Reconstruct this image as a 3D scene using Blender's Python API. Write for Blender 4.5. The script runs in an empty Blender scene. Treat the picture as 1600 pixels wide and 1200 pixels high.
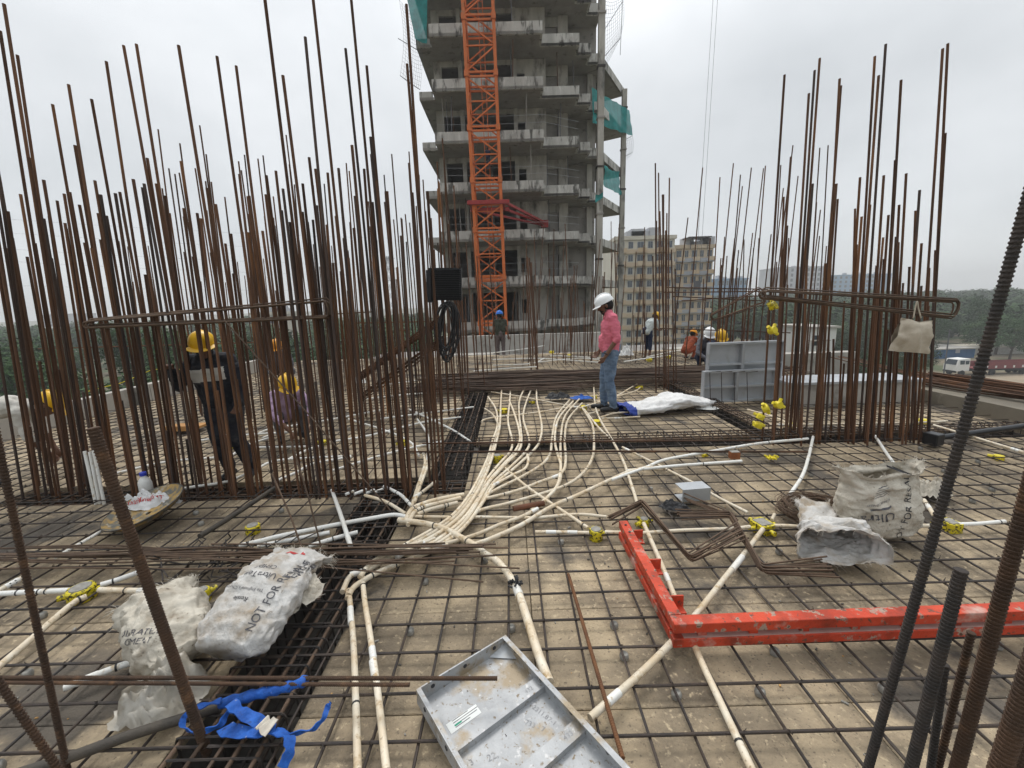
import bpy, math, random
import numpy as np
from mathutils import Vector, Matrix, noise
random.seed(7)
sc = bpy.context.scene
C = sc.collection
R = math.radians
# ------------------------------------------------------------ camera
F, CX, CY, HC = 640.0, 800.0, 600.0, 1.65
PITCH, ROLL = R(11.05), R(1.7)
_f = Vector((0, math.cos(PITCH), -math.sin(PITCH)))
_u0 = Vector((0, math.sin(PITCH), math.cos(PITCH)))
_r0 = Vector((1, 0, 0))
_r = _r0 * math.cos(ROLL) - _u0 * math.sin(ROLL)
_u = _u0 * math.cos(ROLL) + _r0 * math.sin(ROLL)
CAM = Vector((0, 0, HC))
cd = bpy.data.cameras.new('camera')
cam = bpy.data.objects.new('camera', cd)
C.objects.link(cam)
cam.matrix_world = Matrix(((_r.x, _u.x, -_f.x, 0), (_r.y, _u.y, -_f.y, 0), (_r.z, _u.z, -_f.z, HC), (0, 0, 0, 1)))
cd.sensor_fit = 'HORIZONTAL'
cd.sensor_width = 36
cd.lens = 36 * F / 1600
cd.clip_start = 0.05
cd.clip_end = 6000
sc.camera = cam
# ------------------------------------------------------------ world, sun, exposure
W = bpy.data.worlds.new('World')
sc.world = W
W.use_nodes = True
nt = W.node_tree
nt.nodes.clear()
N = nt.nodes.new
L = nt.links.new
SUN_EL, SUN_AZ = R(60), R(-14)
_sv = Vector((math.sin(SUN_AZ) * math.cos(SUN_EL), math.cos(SUN_AZ) * math.cos(SUN_EL), math.sin(SUN_EL)))
sky = N('ShaderNodeTexSky'); sky.sky_type = 'NISHITA'; sky.sun_disc = False
sky.sun_elevation = SUN_EL; sky.sun_rotation = SUN_AZ
tc = N('ShaderNodeTexCoord')
mp = N('ShaderNodeMapping'); mp.inputs['Scale'].default_value = (1, 1, 1.6); mp.inputs['Location'].default_value = (.9, -.45, .3)
nz = N('ShaderNodeTexNoise'); nz.inputs['Scale'].default_value = 2.0; nz.inputs['Detail'].default_value = 7; nz.inputs['Roughness'].default_value = .5
cr = N('ShaderNodeValToRGB')
cr.color_ramp.elements[0].position = .3; cr.color_ramp.elements[0].color = (5.3, 5.55, 5.7, 1)
cr.color_ramp.elements[1].position = .78; cr.color_ramp.elements[1].color = (8.5, 8.7, 8.85, 1)
mx = N('ShaderNodeMix'); mx.data_type = 'RGBA'; mx.inputs['Factor'].default_value = .92
bg = N('ShaderNodeBackground'); bg.inputs['Strength'].default_value = .1
wo = N('ShaderNodeOutputWorld')
L(tc.outputs['Generated'], mp.inputs['Vector']); L(mp.outputs['Vector'], nz.inputs['Vector']); 
vd = N('ShaderNodeVectorMath'); vd.operation = 'DOT_PRODUCT'; vd.inputs[1].default_value = _sv   # sun glowing through the cloud layer
gm = N('ShaderNodeMapRange'); gm.inputs[1].default_value = .1; gm.inputs[2].default_value = 1; gm.inputs[3].default_value = -.26; gm.inputs[4].default_value = .3
ad = N('ShaderNodeMath'); ad.operation = 'ADD'
L(tc.outputs['Generated'], vd.inputs[0]); L(vd.outputs['Value'], gm.inputs[0]); L(nz.outputs['Fac'], ad.inputs[0]); L(gm.outputs[0], ad.inputs[1]); L(ad.outputs[0], cr.inputs['Fac'])
L(sky.outputs['Color'], mx.inputs[6]); L(cr.outputs['Color'], mx.inputs[7]); 
# overcast cloud is brighter overhead than near the horizon
sx = N('ShaderNodeSeparateXYZ'); L(tc.outputs['Generated'], sx.inputs[0])
zm = N('ShaderNodeMapRange'); zm.interpolation_type = 'SMOOTHSTEP'; zm.inputs[1].default_value = .3; zm.inputs[2].default_value = 1; zm.inputs[3].default_value = 1; zm.inputs[4].default_value = 1.75
L(sx.outputs[2], zm.inputs[0])
vs = N('ShaderNodeVectorMath'); vs.operation = 'SCALE'
L(mx.outputs[2], vs.inputs[0]); L(zm.outputs[0], vs.inputs['Scale']); L(vs.outputs[0], bg.inputs['Color']); L(bg.outputs['Background'], wo.inputs['Surface'])
sd = bpy.data.lights.new('sun', 'SUN'); sd.energy = 1.35; sd.angle = R(20); sd.color = (1, .96, .9)
sun = bpy.data.objects.new('sun', sd); C.objects.link(sun)
sun.rotation_euler = _sv.to_track_quat('Z', 'Y').to_euler()
sc.view_settings.view_transform = 'Standard'
sc.view_settings.look = 'None'
sc.view_settings.exposure = 0.2
sc.view_settings.gamma = 1
sc.view_settings.use_curve_mapping = False
sc.render.engine = 'CYCLES'
sc.cycles.use_denoising = True
sc.cycles.adaptive_threshold = .02
sc.cycles.max_bounces = 6
sc.cycles.diffuse_bounces = 3
sc.cycles.volume_bounces = 0
sc.cycles.transparent_max_bounces = 8

# ------------------------------------------------------------ measuring helpers
def ray(px, py):
    return _f * F + _r * (px - CX) - _u * (py - CY)
def G(px, py, z=0.0):
    d = ray(px, py); t = (z - HC) / d.z
    return CAM + d * t
def P(px, py, Y):
    d = ray(px, py)
    return CAM + d * (Y / d.y)
def lerp(a, b, t): return a + (b - a) * t
def V(*a): return Vector(a)
def zoomed(ox, oy, s, pts): return [(ox + x / s, oy + y / s) for x, y in pts]

# ------------------------------------------------------------ mesh helpers
class MB:
    def __init__(s): s.v = []; s.f = []; s.m = []; s.mi = 0
    def face(s, idx): s.f.append(tuple(idx)); s.m.append(s.mi)
    def box(s, c, d, M=None):
        n = len(s.v); c = Vector(c)
        for x in (-.5, .5):
            for y in (-.5, .5):
                for z in (-.5, .5):
                    p = Vector((x * d[0], y * d[1], z * d[2]))
                    s.v.append(c + (M @ p if M else p))
        for q in ((0, 1, 3, 2), (4, 6, 7, 5), (0, 4, 5, 1), (2, 3, 7, 6), (0, 2, 6, 4), (1, 5, 7, 3)):
            s.face([n + i for i in q])
        return s
    def bb(s, a, b):
        return s.box([(a[i] + b[i]) / 2 for i in range(3)], [abs(b[i] - a[i]) for i in range(3)])
    def beam(s, a, b, w, h, up=(0, 0, 1)):
        a, b = Vector(a), Vector(b); d = b - a; l = d.length; d = d / l
        u = Vector(up)
        if abs(u.dot(d)) > .98: u = Vector((0, 1, 0))
        x = d.cross(u).normalized(); u = x.cross(d)
        M = Matrix((x, d, u)).transposed()
        return s.box((a + b) / 2, (w, l, h), M)
    def tube(s, pts, r, n=8, cap=True, closed=False):
        pts = [Vector(p) for p in pts]; k = len(pts)
        rs = r if isinstance(r, (list, tuple)) else [r] * k
        n0 = len(s.v); nv = None
        for i, p in enumerate(pts):
            if closed: t = pts[(i + 1) % k] - pts[i - 1]
            else: t = pts[min(i + 1, k - 1)] - pts[max(i - 1, 0)]
            if t.length < 1e-9: t = Vector((0, 0, 1))
            t.normalize()
            if nv is None:
                nv = t.orthogonal().normalized()
            else:
                nv = nv - t * nv.dot(t)
                nv = nv.normalized() if nv.length > 1e-6 else t.orthogonal().normalized()
            b = t.cross(nv)
            for j in range(n):
                a = 2 * math.pi * j / n
                s.v.append(p + (nv * math.cos(a) + b * math.sin(a)) * rs[i])
        for i in range(k if closed else k - 1):
            i2 = (i + 1) % k
            for j in range(n):
                j2 = (j + 1) % n
                s.face((n0 + i * n + j, n0 + i * n + j2, n0 + i2 * n + j2, n0 + i2 * n + j))
        if cap and not closed:
            s.face([n0 + j for j in range(n)][::-1]); s.face([n0 + (k - 1) * n + j for j in range(n)])
        return s
    def prism(s, poly, z0, z1):
        n = len(s.v); k = len(poly)
        for z in (z0, z1):
            for p in poly: s.v.append(Vector((p[0], p[1], z)))
        s.face(range(n + k - 1, n - 1, -1)); s.face(range(n + k, n + 2 * k))
        for i in range(k):
            j = (i + 1) % k
            s.face((n + i, n + j, n + k + j, n + k + i))
        return s
    def lathe(s, prof, n=16, M=None, c=(0, 0, 0), cap=True):
        n0 = len(s.v); c = Vector(c)
        for r, z in prof:
            for j in range(n):
                a = 2 * math.pi * j / n
                p = Vector((r * math.cos(a), r * math.sin(a), z))
                s.v.append(c + (M @ p if M else p))
        for i in range(len(prof) - 1):
            for j in range(n):
                j2 = (j + 1) % n
                s.face((n0 + i * n + j, n0 + i * n + j2, n0 + (i + 1) * n + j2, n0 + (i + 1) * n + j))
        if cap:
            s.face([n0 + j for j in range(n)][::-1]); s.face([n0 + (len(prof) - 1) * n + j for j in range(n)])
        return s
    def mesh(s, name, mat=None, smooth=False):
        me = bpy.data.meshes.new(name)
        me.from_pydata([tuple(v) for v in s.v], [], s.f)
        mats = mat if isinstance(mat, (list, tuple)) else [mat]
        for m in mats:
            if m: me.materials.append(m)
        if len(mats) > 1: me.polygons.foreach_set('material_index', s.m)
        if smooth:
            me.polygons.foreach_set('use_smooth', [True] * len(me.polygons))
            if smooth is not True: me.set_sharp_from_angle(angle=R(smooth))
        me.update()
        return me
    def build(s, name, mat=None, parent=None, smooth=False):
        return link(name, s.mesh(name, mat, smooth), parent)
def link(name, me, parent=None, M=None):
    o = bpy.data.objects.new(name, me); C.objects.link(o)
    if parent is not None: o.parent = parent
    if M is not None: o.matrix_local = M
    return o
def tag(o, label=None, cat=None, group=None, kind=None):
    if label: o['label'] = label
    if cat: o['category'] = cat
    if group: o['group'] = group
    if kind: o['kind'] = kind
    return o
def thing(name, label, cat, loc=(0, 0, 0), group=None, rot=None):
    o = bpy.data.objects.new(name, None); C.objects.link(o)
    o.empty_display_size = .1; o.location = loc
    if rot is not None: o.rotation_euler = rot
    return tag(o, label, cat, group)
def spline(pts, n=6):
    pts = [Vector(p) for p in pts]
    if len(pts) < 3: return pts
    q = [pts[0] * 2 - pts[1]] + pts + [pts[-1] * 2 - pts[-2]]
    out = []
    for i in range(1, len(q) - 2):
        for k in range(n):
            t = k / n; a, b, c, d = q[i - 1], q[i], q[i + 1], q[i + 2]
            out.append(.5 * ((2 * b) + (c - a) * t + (2 * a - 5 * b + 4 * c - d) * t * t + (3 * b - a - 3 * c + d) * t ** 3))
    out.append(pts[-1])
    return out
def text_mesh(txt, size, extrude=0.0, res=3):
    cu = bpy.data.curves.new('txt', 'FONT'); cu.body = txt; cu.size = size; cu.extrude = extrude
    cu.resolution_u = res; cu.align_x = 'CENTER'; cu.align_y = 'CENTER'
    o = bpy.data.objects.new('txt', cu)
    C.objects.link(o)
    dg = bpy.context.evaluated_depsgraph_get(); dg.update()
    me = bpy.data.meshes.new_from_object(o.evaluated_get(dg))
    bpy.data.objects.remove(o); bpy.data.curves.remove(cu)
    return me

# ------------------------------------------------------------ materials
def mat(name, c1, c2=None, scale=4.0, rough=.8, metal=0.0, bump=0.0, bscale=60.0, spots=None, spots2=None, spots3=None, spots4=None,
        stretch=None, lo=.35, hi=.65, spec=.4, objrand=0.0, trans=None, detail=6):
    """base noise mix c1/c2, optional spot layers (colour, scale, lo, hi), bump from fine noise"""
    m = bpy.data.materials.new(name); m.use_nodes = True
    t = m.node_tree; n = t.nodes; l = t.links.new
    b = n['Principled BSDF']
    b.inputs['Roughness'].default_value = rough; b.inputs['Metallic'].default_value = metal
    b.inputs['Specular IOR Level'].default_value = spec
    g = n.new('ShaderNodeNewGeometry'); vec = g.outputs['Position']
    if stretch:
        q = n.new('ShaderNodeMapping'); q.inputs['Scale'].default_value = stretch; l(vec, q.inputs['Vector']); vec = q.outputs['Vector']
    def fac(sc_, lo_, hi_, det=6, rg=.6):
        z = n.new('ShaderNodeTexNoise'); z.inputs['Scale'].default_value = sc_; z.inputs['Detail'].default_value = det; z.inputs['Roughness'].default_value = rg
        l(vec, z.inputs['Vector'])
        r_ = n.new('ShaderNodeMapRange'); r_.inputs[1].default_value = lo_; r_.inputs[2].default_value = hi_
        l(z.outputs['Fac'], r_.inputs[0]); return r_.outputs[0]
    def mix(f_, a, bcol):
        x = n.new('ShaderNodeMix'); x.data_type = 'RGBA'
        l(f_, x.inputs[0])
        if isinstance(a, tuple): x.inputs[6].default_value = (*a, 1)
        else: l(a, x.inputs[6])
        if isinstance(bcol, tuple): x.inputs[7].default_value = (*bcol, 1)
        else: l(bcol, x.inputs[7])
        return x.outputs[2]
    col = c1
    if c2: col = mix(fac(scale, lo, hi, detail), c1, c2)
    for s_ in (spots, spots2, spots3, spots4):
        if s_: col = mix(fac(s_[1], s_[2], s_[3]), col, s_[0])
    if objrand:
        oi = n.new('ShaderNodeObjectInfo'); hs = n.new('ShaderNodeHueSaturation')
        r_ = n.new('ShaderNodeMapRange'); r_.inputs[3].default_value = 1 - objrand; r_.inputs[4].default_value = 1 + objrand
        l(oi.outputs['Random'], r_.inputs[0]); l(r_.outputs[0], hs.inputs['Value'])
        if isinstance(col, tuple): hs.inputs['Color'].default_value = (*col, 1)
        else: l(col, hs.inputs['Color'])
        col = hs.outputs['Color']
    if isinstance(col, tuple): b.inputs['Base Color'].default_value = (*col, 1)
    else: l(col, b.inputs['Base Color'])
    if bump:
        z = n.new('ShaderNodeTexNoise'); z.inputs['Scale'].default_value = bscale; z.inputs['Detail'].default_value = 5
        l(vec, z.inputs['Vector'])
        bp = n.new('ShaderNodeBump'); bp.inputs['Strength'].default_value = bump; bp.inputs['Distance'].default_value = .01
        l(z.outputs['Fac'], bp.inputs['Height']); l(bp.outputs['Normal'], b.inputs['Normal'])
    if trans:
        tr = n.new('ShaderNodeBsdfTransparent'); ms = n.new('ShaderNodeMixShader'); ms.inputs[0].default_value = trans
        l(b.outputs[0], ms.inputs[1]); l(tr.outputs[0], ms.inputs[2]); l(ms.outputs[0], n['Material Output'].inputs['Surface'])
    return m
M_ = {}
M_['deck'] = mat('deck_board', (.445, .352, .232), (.30, .24, .162), 3.5, .8, bump=.8, bscale=70, spots=((.15, .12, .085), 2.1, .44, .64), spots2=((.52, .42, .28), 34, .57, .7), spots3=((.17, .135, .095), 62, .585, .66), spots4=((.10, .085, .068), 1.15, .55, .62), objrand=.2, lo=.38, hi=.6)
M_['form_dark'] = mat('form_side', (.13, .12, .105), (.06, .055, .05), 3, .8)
M_['mesh'] = mat('black_bar', (.034, .03, .029), (.065, .047, .036), 9, .65, bump=.4, bscale=220)
M_['rust'] = mat('rusty_bar', (.135, .065, .034), (.072, .04, .026), 3.2, .85, bump=.35, bscale=160, stretch=(1, 1, .35), spots=((.24, .11, .045), 2.6, .54, .7), objrand=.38)
M_['rust_b'] = mat('rusty_steel_bar', (.085, .055, .042), (.05, .037, .033), 3.2, .75, bump=.35, bscale=160, stretch=(1, 1, .35), spots=((.17, .08, .04), 3.6, .56, .7), objrand=.3)
M_['rust_far'] = mat('rusty_bar_far', (.13, .065, .036), (.085, .045, .028), 2, .85, objrand=.3)
M_['rust_near'] = mat('rusty_ribbed_bar', (.085, .047, .027), (.048, .03, .02), 9, .8, bump=.5, bscale=200, spots=((.16, .085, .042), 14, .56, .7), objrand=.2)
M_['dark_bar'] = mat('dark_ribbed_bar', (.032, .029, .028), (.055, .043, .036), 12, .7, bump=.4, bscale=200)
M_['brown_rod'] = mat('brown_rod', (.14, .09, .058), (.085, .056, .038), 14, .75, bump=.3, bscale=200, objrand=.2)
M_['pvc'] = mat('cream_conduit', (.74, .68, .56), (.62, .5, .34), 7, .5, spots=((.44, .31, .16), 18, .55, .68), spots2=((.3, .21, .12), 55, .6, .68), objrand=.1)
M_['pvc_white'] = mat('white_pipe', (.8, .8, .77), (.72, .7, .64), 6, .45, spots=((.52, .41, .26), 20, .58, .7), spots2=((.3, .24, .17), 60, .64, .7))
M_['conc'] = mat('raw_concrete', (.48, .455, .41), (.31, .29, .255), 1.1, .9, bump=.25, bscale=14, spots=((.11, .105, .095), 1.5, .52, .68), stretch=(1, 1, .35))
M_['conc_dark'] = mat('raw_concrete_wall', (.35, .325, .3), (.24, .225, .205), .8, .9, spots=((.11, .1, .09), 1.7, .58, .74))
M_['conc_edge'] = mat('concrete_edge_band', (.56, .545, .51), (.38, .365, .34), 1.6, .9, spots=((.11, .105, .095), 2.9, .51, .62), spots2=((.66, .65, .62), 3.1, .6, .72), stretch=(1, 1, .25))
M_['conc_light'] = mat('pale_concrete', (.45, .43, .39), (.33, .31, .28), 1.5, .9, spots=((.2, .185, .16), 2.3, .56, .72))
M_['orange'] = mat('orange_crane_paint', (.62, .15, .035), (.48, .12, .03), 2, .6, spots=((.3, .13, .06), 2.2, .58, .7))
M_['redpaint'] = mat('red_paint', (.60, .068, .026), (.46, .045, .018), 4, .55, spots=((.24, .035, .016), 6, .5, .66), bump=.4, bscale=50, spots2=((.36, .27, .21), 17, .585, .62), spots3=((.13, .06, .04), 34, .6, .64), spots4=((.55, .36, .3), 7, .58, .74))
M_['wall_olive'] = mat('stained_form_wall', (.2, .175, .135), (.13, .115, .09), 2, .85, spots=((.3, .27, .22), 3, .58, .7))
M_['crimson'] = mat('crimson_paint', (.35, .03, .03), (.25, .025, .02), 5, .5)
M_['alu'] = mat('bare_aluminium', (.44, .45, .46), (.33, .34, .35), 9, .55, .3, bump=.2, bscale=60, spots=((.33, .27, .19), 6.5, .5, .62), spots2=((.2, .16, .11), 48, .59, .67), spots3=((.55, .55, .55), 30, .62, .7))
M_['alu_clean'] = mat('aluminium_sheet', (.48, .5, .52), (.39, .41, .43), 3, .5, .45, spots=((.36, .36, .35), 6, .58, .72))
M_['sack'] = mat('woven_sack', (.58, .54, .46), (.44, .40, .33), 9, .85, bump=.5, bscale=70, spots=((.28, .23, .17), 10, .52, .72), spots2=((.2, .17, .13), 40, .62, .7))
M_['sack_white'] = mat('white_woven_sack', (.58, .57, .55), (.46, .44, .41), 10, .8, bump=.6, bscale=70, spots=((.33, .27, .2), 7, .48, .68), spots2=((.25, .21, .17), 40, .64, .72))
M_['thread'] = mat('frayed_thread', (.62, .58, .5), (.5, .45, .38), 20, .9)
M_['ink'] = mat('black_ink', (.04, .04, .045), rough=.8)
M_['ink_grey'] = mat('grey_ink', (.09, .09, .1), (.3, .29, .28), 26, .8, lo=.5, hi=.75)
M_['redink'] = mat('red_ink', (.5, .05, .05), rough=.8)
M_['film'] = mat('milky_plastic_film', (.55, .52, .46), (.42, .38, .31), 7, .3, bump=.5, bscale=40, trans=.18, spots=((.3, .25, .18), 9, .55, .72))
M_['blue'] = mat('blue_tarpaulin', (.02, .125, .5), (.012, .07, .32), 16, .7, bump=.8, bscale=45, spots=((.02, .03, .08), 26, .6, .7), spots2=((.3, .33, .42), 40, .66, .72))
M_['yellow_box'] = mat('yellow_box', (.68, .56, .02), (.55, .45, .02), 20, .45, spots=((.05, .045, .02), 60, .53, .56), spots2=((.4, .36, .24), 25, .6, .68))
M_['yellow_far'] = mat('yellow_plastic', (.75, .62, .03), (.62, .5, .03), 20, .5)
M_['cement'] = mat('grey_mortar', (.33, .32, .29), (.22, .21, .19), 40, .9)
M_['pan'] = mat('mortar_stained_pan', (.42, .27, .08), (.34, .22, .08), 10, .7, spots=((.12, .12, .105), 14, .4, .56), spots2=((.34, .31, .25), 20, .56, .66), bump=.2, bscale=40)
M_['helmet_y'] = mat('yellow_helmet', (.80, .46, .015), rough=.35)
M_['helmet_o'] = mat('orange_helmet', (.75, .3, .01), rough=.35)
M_['helmet_w'] = mat('white_helmet', (.82, .83, .83), rough=.3)
M_['helmet_b'] = mat('blue_helmet', (.02, .16, .6), rough=.35)
M_['skin'] = mat('brown_skin', (.17, .085, .052), (.14, .07, .042), 20, .55)
M_['hair'] = mat('black_hair', (.012, .011, .011), rough=.7)
M_['pink'] = mat('pink_shirt', (.72, .19, .25), (.62, .15, .21), 12, .85, bump=.35, bscale=30)
M_['denim'] = mat('faded_denim', (.16, .23, .33), (.09, .135, .21), 9, .9, bump=.3, bscale=40, spots=((.3, .37, .46), 6, .58, .74))
M_['blackcloth'] = mat('black_cloth', (.016, .018, .026), (.03, .032, .04), 8, .85, bump=.5, bscale=30, spots=((.075, .07, .065), 9, .56, .74))
M_['greycloth'] = mat('grey_cloth', (.13, .13, .15), (.1, .1, .11), 8, .85)
M_['whitecloth'] = mat('off_white_cloth', (.62, .6, .55), (.5, .48, .43), 8, .85, bump=.3, bscale=30)
M_['lightshirt'] = mat('pale_grey_shirt', (.5, .54, .53), (.42, .46, .45), 8, .85, bump=.3, bscale=30)
M_['lilac'] = mat('lilac_check_shirt', (.5, .36, .5), (.38, .27, .4), 14, .85, bump=.3, bscale=30)
M_['olive'] = mat('olive_shirt', (.045, .05, .033), (.035, .038, .028), 8, .85)
M_['taupe'] = mat('taupe_trousers', (.12, .09, .085), (.09, .07, .065), 8, .85)
M_['navy'] = mat('navy_cloth', (.012, .02, .05), (.018, .026, .06), 8, .85)
M_['rusty_shirt'] = mat('rust_red_shirt', (.3, .07, .03), (.22, .05, .025), 8, .85)
M_['shoe'] = mat('black_shoe', (.014, .014, .015), rough=.5)
M_['blackplastic'] = mat('black_plastic', (.012, .013, .015), (.02, .021, .024), 5, .35)
M_['black_rubber'] = mat('black_rubber', (.018, .018, .02), (.03, .03, .032), 9, .5)
M_['dirtypipe'] = mat('muddy_dark_pipe', (.05, .045, .04), (.09, .075, .058), 9, .75, bump=.3, bscale=90)
M_['bagcloth'] = mat('hanging_bag_cloth', (.52, .46, .37), (.42, .36, .28), 7, .9, bump=.4, bscale=30, spots=((.28, .22, .15), 4, .55, .75))
M_['timber'] = mat('orange_plywood', (.5, .26, .09), (.4, .2, .07), 6, .8)
M_['bamboo'] = mat('split_bamboo', (.52, .3, .1), (.42, .24, .09), 9, .7)
M_['teal'] = mat('teal_net', (.02, .27, .26), (.012, .18, .18), 2.5, .8, trans=.1)
M_['dirt'] = mat('dry_earth', (.24, .19, .13), (.16, .135, .09), .05, .95, spots=((.06, .085, .035), .07, .42, .55))
M_['leaf'] = mat('dark_foliage', (.038, .082, .022), (.02, .045, .014), .25, .75, objrand=.3, spots=((.07, .105, .03), .5, .58, .72), spec=.2)
M_['leaf2'] = mat('mid_foliage', (.042, .085, .026), (.022, .05, .016), .3, .75, objrand=.3, spots=((.07, .1, .034), .5, .58, .72), spec=.2)
M_['bark'] = mat('bark', (.09, .07, .05), (.06, .045, .035), 3, .9)
M_['beige'] = mat('beige_render', (.56, .45, .32), (.48, .38, .27), .2, .85)
M_['cream'] = mat('cream_render', (.6, .56, .47), (.52, .48, .4), .2, .85)
M_['ochre'] = mat('ochre_band', (.55, .42, .27), (.48, .36, .23), .2, .85)
M_['glass'] = mat('window_glass', (.035, .05, .065), (.06, .08, .1), .5, .15, spec=.6)
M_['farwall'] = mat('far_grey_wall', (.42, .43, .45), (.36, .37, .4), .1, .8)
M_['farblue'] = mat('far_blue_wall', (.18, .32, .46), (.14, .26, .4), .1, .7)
M_['blueshed'] = mat('blue_sheet_metal', (.03, .12, .26), (.025, .09, .2), .6, .6)
M_['whitepaint'] = mat('white_paint', (.74, .74, .72), (.64, .64, .61), 1, .5)
M_['maroon'] = mat('maroon_paint', (.22, .05, .05), (.16, .04, .04), .8, .6)
M_['tyre'] = mat('tyre_rubber', (.02, .02, .02), rough=.9)
M_['wire'] = mat('thin_wire', (.12, .12, .13), rough=.6)
M_['sawdust'] = mat('paper_label', (.75, .77, .75), rough=.7)
# ============================================================ GROUND AND OWN BUILDING
GZ = -13.4
g = MB(); g.v = [V(-2500, -600, GZ), V(2500, -600, GZ), V(2500, 4500, GZ), V(-2500, 4500, GZ)]; g.face((0, 1, 2, 3))
tag(g.build('ground', M_['dirt']), kind='structure')
DX0, DX1, DY0, DY1 = -7.0, 6.3, -.9, 13.6
b = MB(); b.bb((DX0 + .15, DY0 + .1, GZ), (DX1 - .15, DY1 - .15, -.5))
tag(b.build('storeys_below', M_['conc_dark']), kind='structure')
deck = bpy.data.objects.new('deck', None); C.objects.link(deck); tag(deck, kind='structure')
TR = [(-1.36, DY0, -.92, 3.42), (-4.75, 3.42, -.46, 3.8), (-.86, 3.8, -.46, 7.7), (-.46, 4.42, 6.1, 4.78), (2.9, 4.78, 3.2, 8.0)]
def sub(rc, t):
    x0, y0, x1, y1 = rc; a, b_, c, d = t
    if a >= x1 or c <= x0 or b_ >= y1 or d <= y0: return [rc]
    out = []
    if a > x0: out.append((x0, y0, a, y1))
    if c < x1: out.append((c, y0, x1, y1))
    xa, xb = max(x0, a), min(x1, c)
    if b_ > y0: out.append((xa, y0, xb, b_))
    if d < y1: out.append((xa, d, xb, y1))
    return out
xs = [-7, -5.9, -4.75, -3.55, -2.45, -1.36, -.92, .07, 1.36, 2.62, 3.85, 5.08, 6.3]
ys = [DY0, -.4, .2, .8, 1.4, 1.97, 2.56, 3.14, 3.8, 4.42, 5.1, 5.8, 6.6, 7.7, 8.9, 10.4, 12, 13.6]
for i in range(len(xs) - 1):
    for j in range(len(ys) - 1):
        x0, x1 = xs[i], xs[i + 1]
        rs = [(x0, ys[j], x1, ys[j + 1])]
        for t in TR: rs = [q for r_ in rs for q in sub(r_, t)]
        for (a, b_, c, d) in rs:
            if c - a < .03 or d - b_ < .03: continue
            m = MB(); dz = random.uniform(-.0035, 0)
            e = .0022
            n0 = 0
            m.v = [V(a + e, b_ + e, -.06), V(c - e, b_ + e, -.06), V(c - e, d - e, -.06), V(a + e, d - e, -.06),
                   V(a + e, b_ + e, dz - .003), V(c - e, b_ + e, dz - .003), V(c - e, d - e, dz - .003), V(a + e, d - e, dz - .003),
                   V(a + e + .004, b_ + e + .004, dz), V(c - e - .004, b_ + e + .004, dz), V(c - e - .004, d - e - .004, dz), V(a + e + .004, d - e - .004, dz)]
            for q in ((3, 2, 1, 0), (0, 1, 5, 4), (1, 2, 6, 5), (2, 3, 7, 6), (3, 0, 4, 7), (4, 5, 9, 8), (5, 6, 10, 9), (6, 7, 11, 10), (7, 4, 8, 11), (8, 9, 10, 11)): m.face(q)
            m.build('deck_panel', M_['deck'], deck)
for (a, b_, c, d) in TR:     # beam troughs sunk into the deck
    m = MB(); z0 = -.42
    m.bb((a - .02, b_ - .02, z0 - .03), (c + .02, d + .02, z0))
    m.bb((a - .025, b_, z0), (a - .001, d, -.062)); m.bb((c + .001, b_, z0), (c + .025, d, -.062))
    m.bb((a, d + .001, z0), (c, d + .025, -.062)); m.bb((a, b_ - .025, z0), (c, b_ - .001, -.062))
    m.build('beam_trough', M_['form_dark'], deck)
# ---------------------------------------------------------------- slab mesh
MZ = .042
c0 = G(939, 1150, MZ).x; r0 = G(880, 1151, MZ).y
DXM, DYM = .175, .193
slab = thing('slab_mesh', 'black steel mesh tied in squares over the plywood deck', 'rebar mesh')
def mbar(p0, p1, z):
    d = (p1 - p0); k = max(2, int(d.length / 1.6)); s = d.normalized().cross(V(0, 0, 1))
    pts = [p0.lerp(p1, i / k) + s * random.uniform(-.006, .006) + V(0, 0, z + random.uniform(-.003, .003)) for i in range(k + 1)]
    pts[0] += (pts[0] - pts[1]).normalized() * random.uniform(0, .08); pts[-1] += (pts[-1] - pts[-2]).normalized() * random.uniform(0, .08)
    return MB().tube(pts, .0062 if min(p0.y, p1.y) < 3.3 else .0054, 6).build('mesh_bar', M_['mesh'], slab, smooth=60)
rows = []
for k in range(-7, 62):
    y = r0 + DYM * k + random.uniform(-.012, .012)
    if y < DY0 + .1 or y > 12.9: continue
    if 3.40 < y < 3.82:
        segs = [(-7, -4.8), (-.5, 6.2)]
    elif 4.45 < y < 4.75: segs = [(-6.9, -.8)]
    elif y < 3.42: segs = [(-6.9, -1.18 + random.uniform(-.1, .1)), (-1.05 + random.uniform(-.12, .08), 6.2)]
    elif y < 7.7: segs = [(-6.9, -.72), (-.6, 6.2)]
    else: segs = [(-6.9, 6.2)]
    rows.append(y)
    for a, b_ in segs:
        t = random.uniform(-.012, .012)
        mbar(V(a, y - t, 0), V(b_, y + t, 0), MZ + .006)
cols = []
for k in range(-44, 36):
    x = c0 + DXM * k + random.uniform(-.012, .012)
    if x < -6.8 or x > 6.2: continue
    if -1.3 < x < -.97: continue
    cols.append(x)
    segs = [(DY0 + .1, 3.5), (3.7, 12.9)] if x < -.46 else [(DY0 + .1, 4.5), (4.7, 12.9)]
    for a, b_ in segs:
        t = random.uniform(-.01, .01)
        mbar(V(x - t, a, 0), V(x + t, b_, 0), MZ - .006)
kn = MB()
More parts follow.
